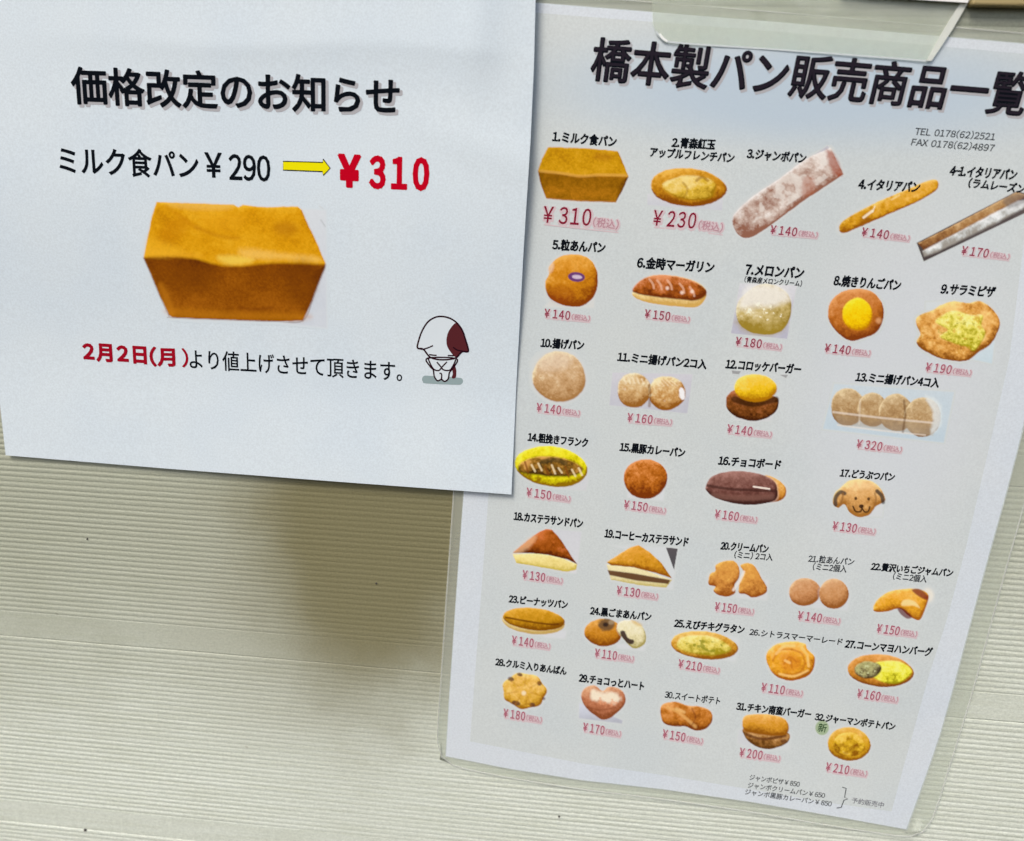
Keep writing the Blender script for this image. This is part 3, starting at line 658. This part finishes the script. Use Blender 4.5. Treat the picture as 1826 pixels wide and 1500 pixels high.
# 12
p = P_('printed picture of a croquette burger', 1288, 660, 1408, 756)
p.tile([(1304, 660), (1322, 662), (1318, 668), (1306, 667)], (120, 120, 122), None, .85); p.tile([(1388, 668), (1406, 668), (1402, 675)], (110, 110, 112), None, .8)
p.tile([(1310, 735), (1380, 735), (1376, 752), (1308, 750)], (198, 198, 204), None, .6, 3)
p.dough([(1298, 704), (1320, 694), (1380, 706), (1389, 718), (1380, 738), (1350, 751), (1318, 746), (1298, 732), (1295, 718)], (156, 92, 52), (116, 62, 30), (70, 32, 14), R=18, grain=.8, gs=5, halo=2)
p.line([(1310, 712), (1340, 720), (1384, 712)], 10, (54, 28, 10), .8, 3)
p.dough(ell(1347, 692, 39, 25, 2, .02, 2), (240, 196, 84), (222, 166, 36), (178, 116, 16), R=22, grain=.25, soft=1.5, rim=.25)
# 13
p = P_('printed picture of four sugared buns in a clear tray', 1460, 678, 1708, 796)
p.tile([(1487, 683), (1703, 698), (1684, 791), (1466, 766)], (190, 204, 212), (178, 198, 210), .9, 3)
for i, (x, y, r) in enumerate(((1512, 728, 31), (1556, 733, 28), (1598, 738, 31), (1645, 746, 33))):
    p.dough(ell(x, y-2, r, r*1.08, 0, .03, i+2), (200, 176, 136), (172, 140, 96), (128, 92, 54), R=20, grain=.5, gs=5, rim=.35)
p.tile([(1486, 738), (1672, 756), (1664, 778), (1494, 758)], (158, 136, 104), (176, 164, 142), .55, 4)
for (a, b, w_) in (((1486, 735), (1662, 754), 3), ((1494, 758), (1650, 776), 2)): p.line([a, ((a[0]+b[0])/2, (a[1]+b[1])/2+1), b], w_, (224, 214, 200), .6, 1.6)
p.line([(1612, 715), (1614, 740), (1610, 770)], 3, (96, 66, 36), .6, 2); p.line([(1534, 712), (1532, 756)], 2, (220, 210, 190), .4, 2)
p.dab([(1650, 706), (1676, 720), (1678, 756), (1660, 772), (1664, 740)], (214, 222, 222), .75, 4, 6)
# 14
p = P_('printed picture of a yellow bread with a sausage', 910, 788, 1058, 876)
p.tile([(990, 850), (1052, 846), (1046, 876), (988, 872)], (196, 198, 204), None, .7, 3)
p.dough(ell(983, 832, 66, 36, 7, .02, 4), (236, 216, 60), (208, 184, 24), (146, 108, 14), R=16, grain=.7, gs=8, halo=2)
p.dough([(926, 828), (950, 816), (985, 814), (1020, 822), (1040, 836), (1024, 848), (985, 850), (948, 846), (928, 842)], (190, 140, 70), (140, 96, 40), (70, 46, 20), R=8, grain=1.2, gs=7, soft=3)
p.line([(966, 824), (990, 820), (1008, 826)], 7, (60, 52, 30), .7, 3)
for i in range(9): p.line([(936+i*12, 824+i*1.4+(i % 2)*4), (942+i*12, 842+i*1.4-(i % 3)*3)], 3, (232, 214, 170) if i % 3 else (120, 66, 20), .7, 1.2)
# 15
p = P_('printed picture of a round curry bun', 1104, 810, 1198, 896)
p.tile([(1120, 868), (1186, 872), (1184, 894), (1118, 888)], (206, 212, 218), None, .6, 3)
p.dough(ell(1151, 854, 39, 36, 0, .025, 6), (204, 126, 64), (172, 90, 36), (124, 54, 20), R=30, grain=.7, gs=4, halo=2)
# 16
p = P_('printed picture of a chocolate coated boat bread', 1250, 832, 1412, 910)
p.dough([(1362, 848), (1388, 856), (1402, 872), (1396, 890), (1368, 896), (1350, 880)], (226, 170, 92), (200, 134, 62), (150, 84, 32), R=12, grain=.5, halo=2)
p.dough([(1258, 868), (1272, 848), (1310, 840), (1350, 844), (1378, 856), (1386, 872), (1382, 892), (1350, 900), (1310, 898), (1276, 888), (1262, 878)], (146, 104, 94), (106, 66, 58), (62, 34, 30), R=20, grain=.35, halo=2)
p.line([(1262, 866), (1300, 872), (1340, 874), (1384, 876)], 4, (56, 30, 26), .7, 2); p.line([(1344, 868), (1372, 872)], 2.5, (238, 226, 214), .9, 1)
p.line([(1272, 884), (1320, 888), (1376, 886)], 8, (140, 100, 88), .4, 4)
# 17
p = P_('printed picture of a bun shaped like an animal face', 1478, 848, 1586, 928)
p.tile([(1550, 888), (1578, 890), (1574, 922), (1546, 922)], (204, 208, 216), None, .5, 3)
p.dough([(1498, 870), (1514, 857), (1535, 854), (1556, 859), (1571, 872), (1579, 892), (1568, 900), (1561, 904), (1550, 918), (1532, 923), (1515, 914), (1506, 900), (1494, 906), (1485, 897), (1488, 880)], (232, 190, 130), (206, 156, 92), (160, 106, 50), R=22, grain=.35, halo=1)
p.line([(1490, 900), (1490, 888), (1498, 878), (1506, 880)], 6, (52, 50, 52), .85, 2.2); p.line([(1498, 902), (1502, 890), (1503, 880)], 3, (140, 96, 50), .7, 1.5)
p.line([(1575, 896), (1572, 884), (1564, 876)], 6, (46, 44, 46), .85, 2); p.line([(1560, 902), (1562, 890), (1560, 880)], 3, (140, 96, 50), .6, 1.5)
p.dab(ell(1536, 866, 24, 7), (236, 204, 150), .5, 5)
p.dab(ell(1526, 889, 2.6, 3), (60, 36, 20), .9, 1); p.dab(ell(1549, 890, 2.6, 3), (60, 36, 20), .9, 1); p.dab(ell(1536, 903, 4.5, 3.6), (50, 30, 20), .95, 1)
p.line([(1521, 903), (1526, 912), (1535, 912), (1537, 904)], 2.4, (56, 34, 20), .9, .8); p.line([(1537, 906), (1542, 913), (1548, 912), (1551, 904)], 2.4, (56, 34, 20), .9, .8)
# 18
p = P_('printed picture of a dark brown triangular sponge sandwich', 906, 938, 1042, 1026)
p.tile([(984, 943), (1038, 948), (1028, 1024), (1000, 1020)], (196, 198, 206), (206, 208, 212), .8, 2)
p.dough([(914, 988), (960, 986), (1000, 994), (1029, 1006), (1028, 1016), (1012, 1020), (970, 1013), (920, 1004)], (240, 226, 158), (226, 208, 130), (196, 176, 80), R=9, grain=.3, smoothed=False, halo=2)
p.dough([(914, 986), (940, 964), (962, 948), (974, 943), (984, 944), (1000, 962), (1014, 984), (1029, 1006), (1012, 998), (980, 990), (950, 987)], (184, 98, 44), (146, 68, 24), (96, 38, 12), R=16, grain=.5, smoothed=False)
p.dab([(914, 986), (948, 955), (956, 962), (934, 984)], (222, 176, 130), .6, 4, 5)
# 19
p = P_('printed picture of an orange coffee sponge sandwich triangle', 1074, 966, 1214, 1056)
p.tile([(1084, 972), (1210, 976), (1200, 1052), (1140, 1050), (1150, 990)], (202, 210, 216), None, .5, 3)
p.tile([(1187, 976), (1209, 978), (1202, 1018)], (58, 46, 52), (40, 34, 40), .95, 1)
p.dough([(1081, 1006), (1130, 1010), (1199, 1034), (1188, 1048), (1140, 1044), (1089, 1034)], (232, 224, 178), (218, 208, 160), (190, 176, 110), R=8, grain=.25, smoothed=False, halo=2)
p.tile([(1082, 1016), (1130, 1022), (1196, 1034), (1192, 1042), (1135, 1036), (1086, 1026)], (92, 54, 28), (78, 42, 20), .95, 2)
p.dough([(1081, 1003), (1104, 988), (1124, 976), (1139, 972), (1158, 984), (1180, 1004), (1199, 1032), (1170, 1022), (1130, 1012), (1090, 1008)], (222, 158, 70), (198, 130, 44), (152, 88, 24), R=12, grain=.4, smoothed=False)
# 20
p = P_('printed picture of two small cream breads', 1258, 994, 1376, 1072)
p.tile([(1330, 1030), (1372, 1034), (1368, 1072), (1310, 1066)], (202, 206, 212), None, .6, 3)
p.dough([(1276, 1008), (1290, 1001), (1308, 1000), (1318, 1012), (1318, 1030), (1310, 1044), (1312, 1056), (1300, 1064), (1282, 1062), (1272, 1054), (1275, 1046), (1263, 1042), (1266, 1024), (1276, 1018)], OR[0], (198, 132, 66), (150, 80, 34), R=14, grain=.6, halo=2)
p.dough([(1320, 1008), (1334, 1004), (1346, 1010), (1358, 1030), (1368, 1048), (1363, 1060), (1342, 1066), (1330, 1060), (1317, 1057), (1319, 1036), (1326, 1022)], OR[0], (202, 136, 68), (150, 80, 34), R=14, grain=.6, halo=2)
p.line([(1326, 1020), (1320, 1034), (1308, 1052)], 4, (236, 226, 214), .7, 2)
# 21
p = P_('printed picture of two small bean buns', 1398, 1024, 1520, 1092)
p.tile([(1455, 1070), (1518, 1060), (1512, 1090), (1448, 1084)], (200, 206, 218), None, .5, 3)
p.dough(ell(1435, 1056, 29, 25, -6, .02, 2), (212, 166, 122), (190, 134, 86), (146, 88, 46), R=20, grain=.3, halo=2)
p.dough(ell(1487, 1059, 27, 27, 0, .02, 3), (212, 166, 122), (192, 138, 88), (146, 88, 46), R=20, grain=.3, halo=2)
# 22
p = P_('printed picture of a torn bread with dark red jam', 1550, 1042, 1668, 1112)
p.dab(ell(1654, 1062, 12, 14), (228, 222, 204), .8, 5)
p.dough([(1557, 1083), (1566, 1068), (1584, 1056), (1612, 1050), (1640, 1051), (1656, 1062), (1650, 1086), (1640, 1106), (1622, 1100), (1604, 1086), (1580, 1091), (1560, 1091)], (240, 184, 92), (216, 146, 52), (168, 98, 34), R=16, grain=.4, halo=2)
p.dab([(1608, 1080), (1612, 1070), (1630, 1072), (1640, 1084), (1628, 1080)], (238, 214, 150), .8, 2); p.dab([(1600, 1085), (1612, 1086), (1626, 1100), (1618, 1104), (1606, 1096)], (96, 26, 30), .9, 2)
p.dab([(1626, 1052), (1640, 1050), (1654, 1062), (1652, 1070), (1636, 1062)], (120, 36, 40), .85, 2)
# 23
p = P_('printed picture of a peanut roll with a long slit', 888, 1076, 1016, 1142)
p.tile([(960, 1124), (1012, 1124), (1008, 1140), (970, 1138)], (206, 208, 216), None, .6, 3)
p.dough(ell(951, 1108, 57, 23, 6, .01, 3), (232, 216, 160), (220, 200, 140), (186, 156, 90), R=12, grain=.2, halo=2)
p.dough(ell(952, 1104, 56, 20, 6, .01, 3), (208, 150, 50), (180, 118, 30), (134, 80, 16), R=18, grain=.3)
p.line([(902, 1101), (940, 1108), (976, 1113), (996, 1113)], 2.6, (96, 50, 10), .8, 1.2)
# 24
p = P_('printed picture of a sesame bean bun and a cut half', 1036, 1096, 1160, 1162)
p.tile([(1100, 1148), (1154, 1146), (1150, 1162), (1098, 1156)], (204, 208, 214), None, .6, 3)
p.dough(ell(1076, 1128, 34, 25, 4, .02, 5), (214, 150, 70), (188, 116, 42), (138, 74, 22), R=22, grain=.35, halo=2)
p.dab(ell(1081, 1114, 15, 11), (88, 70, 52), .85, 3, 5); p.dab(ell(1080, 1114, 5, 4), (40, 30, 30), .9, 2); p.dab(ell(1090, 1110, 5, 4), (170, 150, 120), .6, 2)
p.dough([(1106, 1108), (1128, 1106), (1146, 1118), (1152, 1138), (1146, 1152), (1128, 1156), (1110, 1138), (1100, 1122)], (232, 228, 200), (220, 212, 170), (160, 148, 84), R=8, grain=.35, rim=.7, halo=1)
p.dab([(1106, 1126), (1114, 1126), (1120, 1138), (1130, 1142), (1128, 1149), (1118, 1146), (1108, 1134)], (52, 32, 34), .95, 1.5, 2); p.dab(ell(1136, 1111, 12, 4, 25), (200, 160, 60), .6, 3)
# 25
p = P_('printed picture of a long gratin bread', 1188, 1116, 1324, 1184)
p.tile([(1290, 1130), (1320, 1140), (1312, 1182), (1280, 1176)], (202, 210, 214), None, .5, 3)
p.dough(ell(1256, 1151, 61, 25, 6, .02, 3), (226, 180, 96), (200, 142, 58), (150, 90, 26), R=12, grain=.7, gs=8, halo=2)
p.dough(ell(1254, 1151, 50, 17, 6, .08, 3), (236, 224, 140), (216, 198, 92), (164, 146, 40), R=4, grain=1.1, gs=8, rim=.1, soft=3)
p.speckle(ell(1256, 1152, 42, 11, 6), (130, 130, 34), .08, 9, .7)
# 26
p = P_('printed picture of a round citrus danish', 1360, 1138, 1460, 1220)
p.dough([(1392, 1146), (1418, 1144), (1436, 1148), (1440, 1158), (1453, 1172), (1450, 1194), (1436, 1208), (1408, 1214), (1384, 1206), (1370, 1188), (1366, 1168), (1376, 1154)], (244, 184, 96), (222, 148, 54), (170, 92, 24), R=18, grain=.5, gs=9, halo=2)
p.dab([(1392, 1170), (1410, 1166), (1428, 1178), (1420, 1196), (1398, 1194)], (206, 124, 36), .55, 5, 4)
for q in ([(1378, 1178), (1390, 1160), (1412, 1158)], [(1412, 1158), (1430, 1166), (1436, 1184)], [(1436, 1184), (1424, 1200), (1402, 1202)], [(1398, 1184), (1408, 1172), (1420, 1180)], [(1410, 1176), (1412, 1190)]): p.line(q, 2.4, (176, 98, 28), .55, 2)
for q in ([(1384, 1166), (1398, 1153), (1416, 1152)], [(1440, 1172), (1442, 1188)], [(1400, 1178), (1408, 1182)]): p.line(q, 3.5, (250, 208, 134), .6, 2)
p.line([(1390, 1202), (1416, 1206), (1440, 1196)], 3, (248, 208, 130), .6, 2); p.line([(1430, 1156), (1440, 1168)], 4, (250, 206, 128), .5, 2)
# 27
p = P_('printed picture of an oval corn and patty bread', 1502, 1160, 1638, 1234)
p.dough(ell(1570, 1196, 60, 29, 5, .02, 3), (222, 156, 84), (190, 120, 52), (136, 76, 28), R=12, grain=.4, halo=2)
p.dough(ell(1588, 1198, 36, 21, 5, .08, 6), (240, 234, 110), (220, 208, 66), (164, 152, 30), R=4, grain=1.0, gs=7, soft=2, rim=.2)
p.dough([(1524, 1190), (1540, 1180), (1562, 1182), (1572, 1192), (1562, 1206), (1544, 1210), (1528, 1204)], (168, 166, 112), (112, 102, 70), (56, 44, 28), R=5, grain=1.3, gs=6, soft=2)
p.speckle(ell(1550, 1194, 22, 13), (196, 200, 150), .12, 6, .8)
# 28
p = P_('printed picture of a petal shaped walnut bun', 886, 1192, 986, 1272)
t = np.linspace(0, 2*math.pi, 64, endpoint=False); rr = 1+.045*np.cos(7*t+.6)
p.dough(np.c_[935+39*rr*np.cos(t), 1232+32*rr*np.sin(t)+.05*39*np.cos(t)], (232, 188, 104), (206, 154, 62), (160, 104, 28), R=14, grain=.8, gs=9, halo=2)
for x, y, a, b in ((911, 1211, 6, 4), (927, 1203, 5, 3), (920, 1254, 8, 4.5), (949, 1257, 5, 4), (962, 1219, 4, 4), (970, 1246, 3, 3)): p.dab(ell(x, y, a, b, 15), (84, 46, 40), .85, 1.6, 2)
for k in range(7):
    a = k*math.pi/3.5+.3; p.line([(935+12*math.cos(a), 1232+10*math.sin(a)), (935+34*math.cos(a), 1233+28*math.sin(a))], 2, (170, 112, 34), .35, 2)
p.dab(ell(934, 1236, 4, 4), (240, 224, 190), .8, 2)
# 29
p = P_('printed picture of a heart shaped bread', 1026, 1214, 1124, 1294)
p.tile([(1032, 1252), (1056, 1262), (1112, 1284), (1110, 1292), (1031, 1282)], (196, 202, 220), (150, 154, 172), .8, 3)
p.dough([(1074, 1232), (1084, 1225), (1100, 1226), (1114, 1238), (1114, 1256), (1100, 1272), (1078, 1284), (1058, 1274), (1042, 1258), (1036, 1240), (1044, 1226), (1060, 1222)], (212, 158, 120), (178, 112, 78), (132, 72, 44), R=16, grain=.4, halo=2)
p.dab([(1058, 1230), (1074, 1236), (1096, 1234), (1106, 1246), (1092, 1256), (1072, 1250), (1054, 1246)], (236, 228, 204), .85, 4, 7, 8); p.speckle(ell(1078, 1252, 26, 10), (220, 150, 110), .1, 7, .6)
p.line([(1050, 1262), (1070, 1266), (1098, 1262)], 2, (120, 62, 36), .5, 2)
# 30
p = P_('printed picture of a twisted sweet potato bread', 1168, 1244, 1280, 1310)
p.dough([(1177, 1270), (1182, 1256), (1204, 1251), (1226, 1258), (1244, 1259), (1264, 1266), (1271, 1280), (1262, 1298), (1240, 1303), (1222, 1296), (1204, 1296), (1184, 1290)], (220, 150, 84), (180, 104, 46), (126, 62, 22), R=16, grain=.8, gs=9, halo=2)
p.line([(1190, 1262), (1206, 1268), (1224, 1282), (1240, 1296)], 4, (226, 176, 104), .6, 3); p.line([(1206, 1264), (1220, 1270)], 4, (232, 190, 120), .6, 2.5); p.line([(1234, 1264), (1240, 1280), (1232, 1296)], 2, (110, 50, 20), .5, 2)
# 31
p = P_('printed picture of a chicken burger bun', 1312, 1266, 1416, 1342)
p.tile([(1316, 1300), (1340, 1300), (1340, 1336), (1314, 1326)], (190, 194, 200), None, .7, 4); p.tile([(1380, 1326), (1410, 1320), (1408, 1338), (1376, 1338)], (200, 204, 208), None, .5, 4)
p.dough([(1326, 1298), (1360, 1306), (1404, 1306), (1406, 1322), (1390, 1332), (1366, 1336), (1342, 1328), (1328, 1314)], (190, 146, 92), (152, 104, 54), (98, 60, 26), R=8, grain=1.1, gs=6, halo=2)
p.line([(1332, 1310), (1360, 1318), (1400, 1312)], 4, (84, 44, 22), .75, 2); p.dab(ell(1398, 1322, 6, 4), (80, 40, 26), .7, 2)
p.dough([(1323, 1290), (1328, 1277), (1348, 1273), (1380, 1275), (1400, 1282), (1407, 1296), (1402, 1310), (1380, 1312), (1350, 1309), (1328, 1303)], (226, 166, 84), (200, 132, 50), (150, 88, 26), R=18, grain=.35, soft=1.5)
# 32
p = P_('printed picture of a round potato bread', 1468, 1290, 1560, 1364)
p.dough(ell(1514, 1327, 39, 30, 4, .02, 3), (226, 174, 86), (202, 144, 46), (150, 94, 22), R=12, grain=.5, halo=2)
p.dough(ell(1514, 1328, 29, 21, 4, .06, 3), (236, 196, 90), (208, 156, 50), (146, 92, 20), R=4, grain=1.2, gs=8, soft=2, rim=.15)
for x, y in ((1514, 1312), (1500, 1324), (1526, 1326), (1508, 1338), (1522, 1340)): p.dab(ell(x, y+5, 5, 3), (136, 84, 16), .5, 2.5)
# green seal
sl = P_('round green seal printed beside the last bread', 1450, 1282, 1482, 1316)
sl.dab(ell(1466, 1298, 12.5, 13.5), (140, 164, 118), .9, 1.4)
for lab, q in pics: q.build('green_seal' if 'seal' in lab else 'bread_picture', MD, menu, label=lab)

# ------------------------------------------------------------------ tape over the top of the price list
tape_m = mat('milky_tape', (.80, .85, .77, 1), .22, .5); gt = G(tape_m)
t1 = gt.n.new('ShaderNodeBsdfTransparent'); t1.inputs[0].default_value = (.97, .98, .95, 1)
mt = gt.n.new('ShaderNodeMixShader')
mt2 = gt.math('ADD', 0.06, gt.math('MULTIPLY', gt.noise(gt.scaled((1, 1, 1)), 70, 4), .30))
gt.l.new(mt2, mt.inputs[0])
gt.l.new(t1.outputs[0], mt.inputs[1]); gt.l.new(gt.b.outputs[0], mt.inputs[2]); gt.l.new(mt.outputs[0], gt.n['Material Output'].inputs[0])
tape = empty('tape_strip', (0, 0, 0), label='milky clear tape holding the top edge of the price list to the wall', category='tape')
def tape_depth(x, z): return np.full(np.shape(x), .0021) + .0003*np.sin(x*70)
TTop = [(1168, -60), (1400, -48), (1760, -50)]; TBot = [(1172, 62), (1192, 76), (1300, 82), (1420, 90), (1540, 99), (1648, 108), (1660, 108)]
TL_ = [(1168, -60), (1163, 0), (1164, 40), (1172, 62)]; TR_ = [(1760, -50), (1728, 0), (1697, 54), (1660, 108)]
sheet('tape_film', (TTop, TBot, TL_, TR_), tape_depth, tape_m, tape, n=50, thick=.0002)
fold_m = mat('tape_fold', (.86, .89, .82, 1), .18, .6); gf = G(fold_m)
tf = gf.n.new('ShaderNodeBsdfTransparent'); mf = gf.n.new('ShaderNodeMixShader'); mf.inputs[0].default_value = .62
gf.l.new(tf.outputs[0], mf.inputs[1]); gf.l.new(gf.b.outputs[0], mf.inputs[2]); gf.l.new(mf.outputs[0], gf.n['Material Output'].inputs[0])
F1 = [(1752, -50), (1716, 0), (1682, 54), (1652, 108)]; F2 = [(1764, -50), (1729, 0), (1698, 54), (1661, 109)]
sheet('folded_edge', ([(1752, -50), (1764, -50)], [(1652, 108), (1661, 109)], F1, F2), lambda x, z: tape_depth(x, z)+.0006, fold_m, tape, n=14, thick=.0004, label='bright folded right edge of the tape')
stroke('bottom_edge', spline([(1170, 56), (1178, 66), (1190, 74), (1240, 79), (1300, 83), (1420, 91), (1540, 100), (1655, 109)], 5, False), 2.5, mat('tape_edge', (.62, .68, .70, 1), .4), lambda x, z: tape_depth(x, z), tape, layer=.0003)
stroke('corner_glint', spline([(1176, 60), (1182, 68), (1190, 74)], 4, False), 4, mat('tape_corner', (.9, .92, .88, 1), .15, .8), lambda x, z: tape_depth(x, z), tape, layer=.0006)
wp = empty('upper_white_sheet', (0, 0, 0), label='sliver of a white sheet at the very top edge above the tape', category='paper')
wpm = paper_mat('glossy_white_paper', (.88, .88, .87, 1), rough=.3, coat=.5)
sheet('paper', ([(1500, -60), (1740, -55)], [(1500, -10), (1560, -5), (1642, 0), (1726, 5)], [(1500, -60), (1500, -10)], [(1740, -55), (1726, 5)]), flat(.0042), wpm, wp, n=12, thick=.0004)

# ------------------------------------------------------------------ the price notice (plain paper)
A_BL, A_BR, A_R, A_L = (10, 812), (912, 882), (955, 0), (2, 740)
def ext(a, b, k): return (a[0]+(b[0]-a[0])*k, a[1]+(b[1]-a[1])*k)
ntl, ntr = (-95, -165), ext(A_BR, A_R, 1.17)
note = empty('price_notice', (0, 0, 0), label='white paper notice announcing a new loaf price, overlapping the left edge of the price list', category='notice')
sheet('paper_sheet', ([ntl, ntr], [A_BL, (300, 836), (600, 859), A_BR], [ntl, (-62, 160), (-28, 480), A_L, A_BL], [ntr, A_R, (952, 120), (946, 250), (934, 440), (921, 680), A_BR]),
      notice_depth, PAPER, note, n=150, thick=.0002)
ND = notice_depth
def nt(name, text, a, b, h, m, bold, **kw): return letter(name, text, a, b, h, m, ND, up_notice, kw.pop('parent', note), bold=bold, **kw)
nh = nt('heading', '価格改定のお知らせ', (128, 152), (711, 172), 66, BLACK, .045, layer=.0004, round_=True, label='large black heading lettering with a grey drop shade')
nt('heading_shade', '価格改定のお知らせ', (128, 152), (711, 172), 66, SHADOWINK, .065, parent=nh, layer=.0002, shift=(4.5, 4.5), round_=True)
nt('product_line', 'ミルク食パン', (106, 285), (353, 295), 49, BLACK, .035)
nt('old_price_yen', '￥', (366, 294), (395, 295), 43, BLACK, .035)
nt('old_price', '290', (409, 298), (481, 301), 45, BLACK, .035, dig=.62)
nt('new_price_yen', '￥', (606, 304), (640, 306), 53, RED, .10)
nt('new_price', '310', (661, 307), (763, 311), 55, RED, .075, dig=.86)
nt('start_date', '2月2日', (149, 627), (260, 634), 30, DRED, .095, dig=.85)
nt('start_date', '(月', (268, 636), (311, 637), 33, DRED, .085)
nt('start_date', ')', (325, 638), (335, 639), 33, DRED, .05)
nt('sentence', 'より値上げさせて頂きます。', (338, 640), (717, 663), 35, BLACK, .018)
ar = zoomed(450, 100, 4.058, [(222, 762), (510, 770), (512, 745), (563, 812), (512, 865), (507, 836), (222, 825)])
arrow = poly('arrow', ar, YEL, ND, note, layer=.00025, label='yellow printed arrow pointing right')
stroke('arrow_outline', np.array(ar), 1.7, BLACK, ND, arrow, layer=.0004, closed=True)

# big printed loaf
O = [(279, 360), (300, 361), (360, 363), (417, 365), (425, 369), (433, 365), (465, 369), (531, 368), (538, 374), (544, 389), (562, 426), (581, 470), (579, 479), (568, 505),
     (557, 536), (540, 572), (494, 573.6), (417, 571), (307.6, 566.6), (301, 562), (283.5, 525), (270, 492), (256, 460), (257, 452.7), (264, 417.6), (271.5, 382.6)]
L = Pic(250, 352, 592, 590, step=1.5, seed=900)
L.tile([(540, 372), (582, 374), (584, 586), (500, 578), (540, 560)], (206, 212, 218), (190, 198, 210), .75, 4)
L.dough(O, (222, 164, 40), (204, 132, 20), (164, 94, 8), R=26, grain=.40, gs=24, shine=.12, grad=-.15, smoothed=False, rim=.25, halo=2, soft=1.5)
front = [(256, 460), (275, 457), (297, 456), (325, 458), (351, 462), (375, 469), (395, 474), (428, 475), (460, 471), (494, 469), (538, 470), (581, 472), (579, 479), (568, 505),
         (557, 536), (540, 572), (494, 573.6), (417, 571), (307.6, 566.6), (301, 562), (283.5, 525), (270, 492)]
L.dough(front, (160, 92, 20), (126, 62, 10), (92, 40, 2), R=40, grain=.28, gs=22, shine=0, grad=-.42, smoothed=False, rim=.25, soft=4, lx=-.2, ly=-.3)
# pale top edge, dents, warm foot
L.dab([(300, 361), (360, 362), (415, 366), (400, 374), (350, 374), (316, 370)], (228, 180, 84), .6, 6, 4)
L.dab([(262, 440), (280, 444), (360, 456), (330, 458), (262, 456)], (228, 168, 44), .5, 7, 4)
L.dab([(388, 458), (420, 456), (452, 462), (440, 470), (404, 471)], (236, 204, 84), .75, 6, 4); L.dab([(430, 444), (500, 452), (560, 458), (566, 466), (500, 462), (440, 460)], (238, 194, 96), .65, 7, 6)
L.line([(350, 405), (370, 414), (395, 422), (425, 425)], 3, (160, 92, 10), .35, 6)
L.dab([(262, 420), (290, 430), (330, 446), (300, 456), (260, 452)], (232, 176, 40), .45, 9, 6); L.dab([(360, 380), (430, 384), (420, 410), (370, 404)], (222, 160, 30), .4, 12, 8)
L.line([(296, 368), (330, 392), (352, 408)], 3, (180, 108, 10), .3, 6); L.dab(ell(510, 408, 22, 12, 5), (160, 96, 12), .5, 9, 6); L.dab(ell(310, 410, 30, 18, -30), (186, 116, 10), .4, 10, 6)
L.dab(ell(330, 500, 60, 22, 5), (116, 62, 8), .4, 16, 10); L.dab(ell(535, 505, 28, 40, 10), (104, 52, 6), .45, 14, 8)
L.dab([(300, 550), (420, 556), (545, 560), (536, 572), (420, 571), (308, 566)], (192, 122, 20), .5, 8, 5); L.dab([(282, 510), (294, 510), (312, 556), (302, 562)], (190, 120, 24), .5, 6, 3)
L.line([(426, 548), (450, 552), (484, 549)], 3, (112, 54, 8), .45, 4)
L.line(front[14:]+[front[0]], 1.6, (92, 44, 10), .6, 1.2); L.line(front[11:15], 1.6, (92, 44, 10), .5, 1.2)
L.line([(572, 392), (580, 404)], 1.6, (130, 134, 136), .4, 1.5); L.line([(570, 368), (576, 372)], 2, (150, 156, 156), .4, 2)
L.build('loaf_picture', ND, note, base=(.665, .748, .795), mat_=mat('notice_picture', rough=.7, spec=.0, attr='ink'), label='printed picture of a golden brown square loaf')

# little bowing dog drawing
def zd(pts): return zoomed(480, 540, 4.348, pts)
dog = poly('ground_shade', spline(zd([(1185, 590), (1200, 568), (1240, 566), (1460, 580), (1495, 590), (1503, 610), (1490, 630), (1450, 636), (1220, 626), (1192, 612)]), 4), TEAL, ND, note, layer=.0002, label='small drawing of a bowing white and brown dog')
PD = mat('drawing_white', (.68, .755, .80, 1), .7)
body = zd([(1228, 430), (1448, 432), (1430, 500), (1398, 540), (1388, 590), (1360, 610), (1335, 595), (1305, 605), (1280, 570), (1272, 520), (1245, 490)])
poly('dog_body', body, PD, ND, dog, layer=.00026)
stroke('dog_outline', spline(body, 5), 2.6, LINE, ND, dog, layer=.0004, closed=True)
tail = zd([(1420, 520), (1436, 488), (1450, 520), (1448, 575), (1430, 588), (1415, 580), (1424, 550)])
poly('dog_tail', spline(tail, 4), BROWN, ND, dog, layer=.0003)
head = spline(zd([(1150, 350), (1160, 290), (1185, 220), (1225, 155), (1275, 118), (1330, 106), (1395, 118), (1450, 152), (1495, 210), (1520, 280), (1542, 355), (1538, 380), (1495, 380), (1450, 425), (1390, 440), (1310, 440), (1245, 420), (1195, 360)]), 5)
poly('dog_head', head, PD, ND, dog, layer=.0003)
stroke('dog_outline', head, 2.9, LINE, ND, dog, layer=.00046, closed=True)
pa = spline(zd([(1450, 156), (1492, 210), (1520, 280), (1542, 355), (1536, 382), (1495, 382), (1470, 408), (1442, 420), (1405, 380), (1378, 330), (1376, 270), (1398, 210)]), 5)
poly('dog_patch', pa, BROWN, ND, dog, layer=.0004)
for pp in ([(1150, 350), (1190, 360), (1235, 348), (1270, 332)], [(1240, 402), (1270, 406), (1298, 408)], [(1385, 410), (1415, 410), (1432, 412)], [(1300, 460), (1330, 495), (1352, 520), (1400, 522), (1430, 480), (1446, 440)],
           [(1378, 458), (1340, 498), (1315, 525), (1280, 518), (1252, 480), (1232, 430)], [(1320, 548), (1336, 552), (1336, 596)], [(1426, 345), (1460, 368), (1500, 374)]):
    stroke('dog_line', spline(zd(pp), 5, False), 2.4, LINE, ND, dog, layer=.0005)
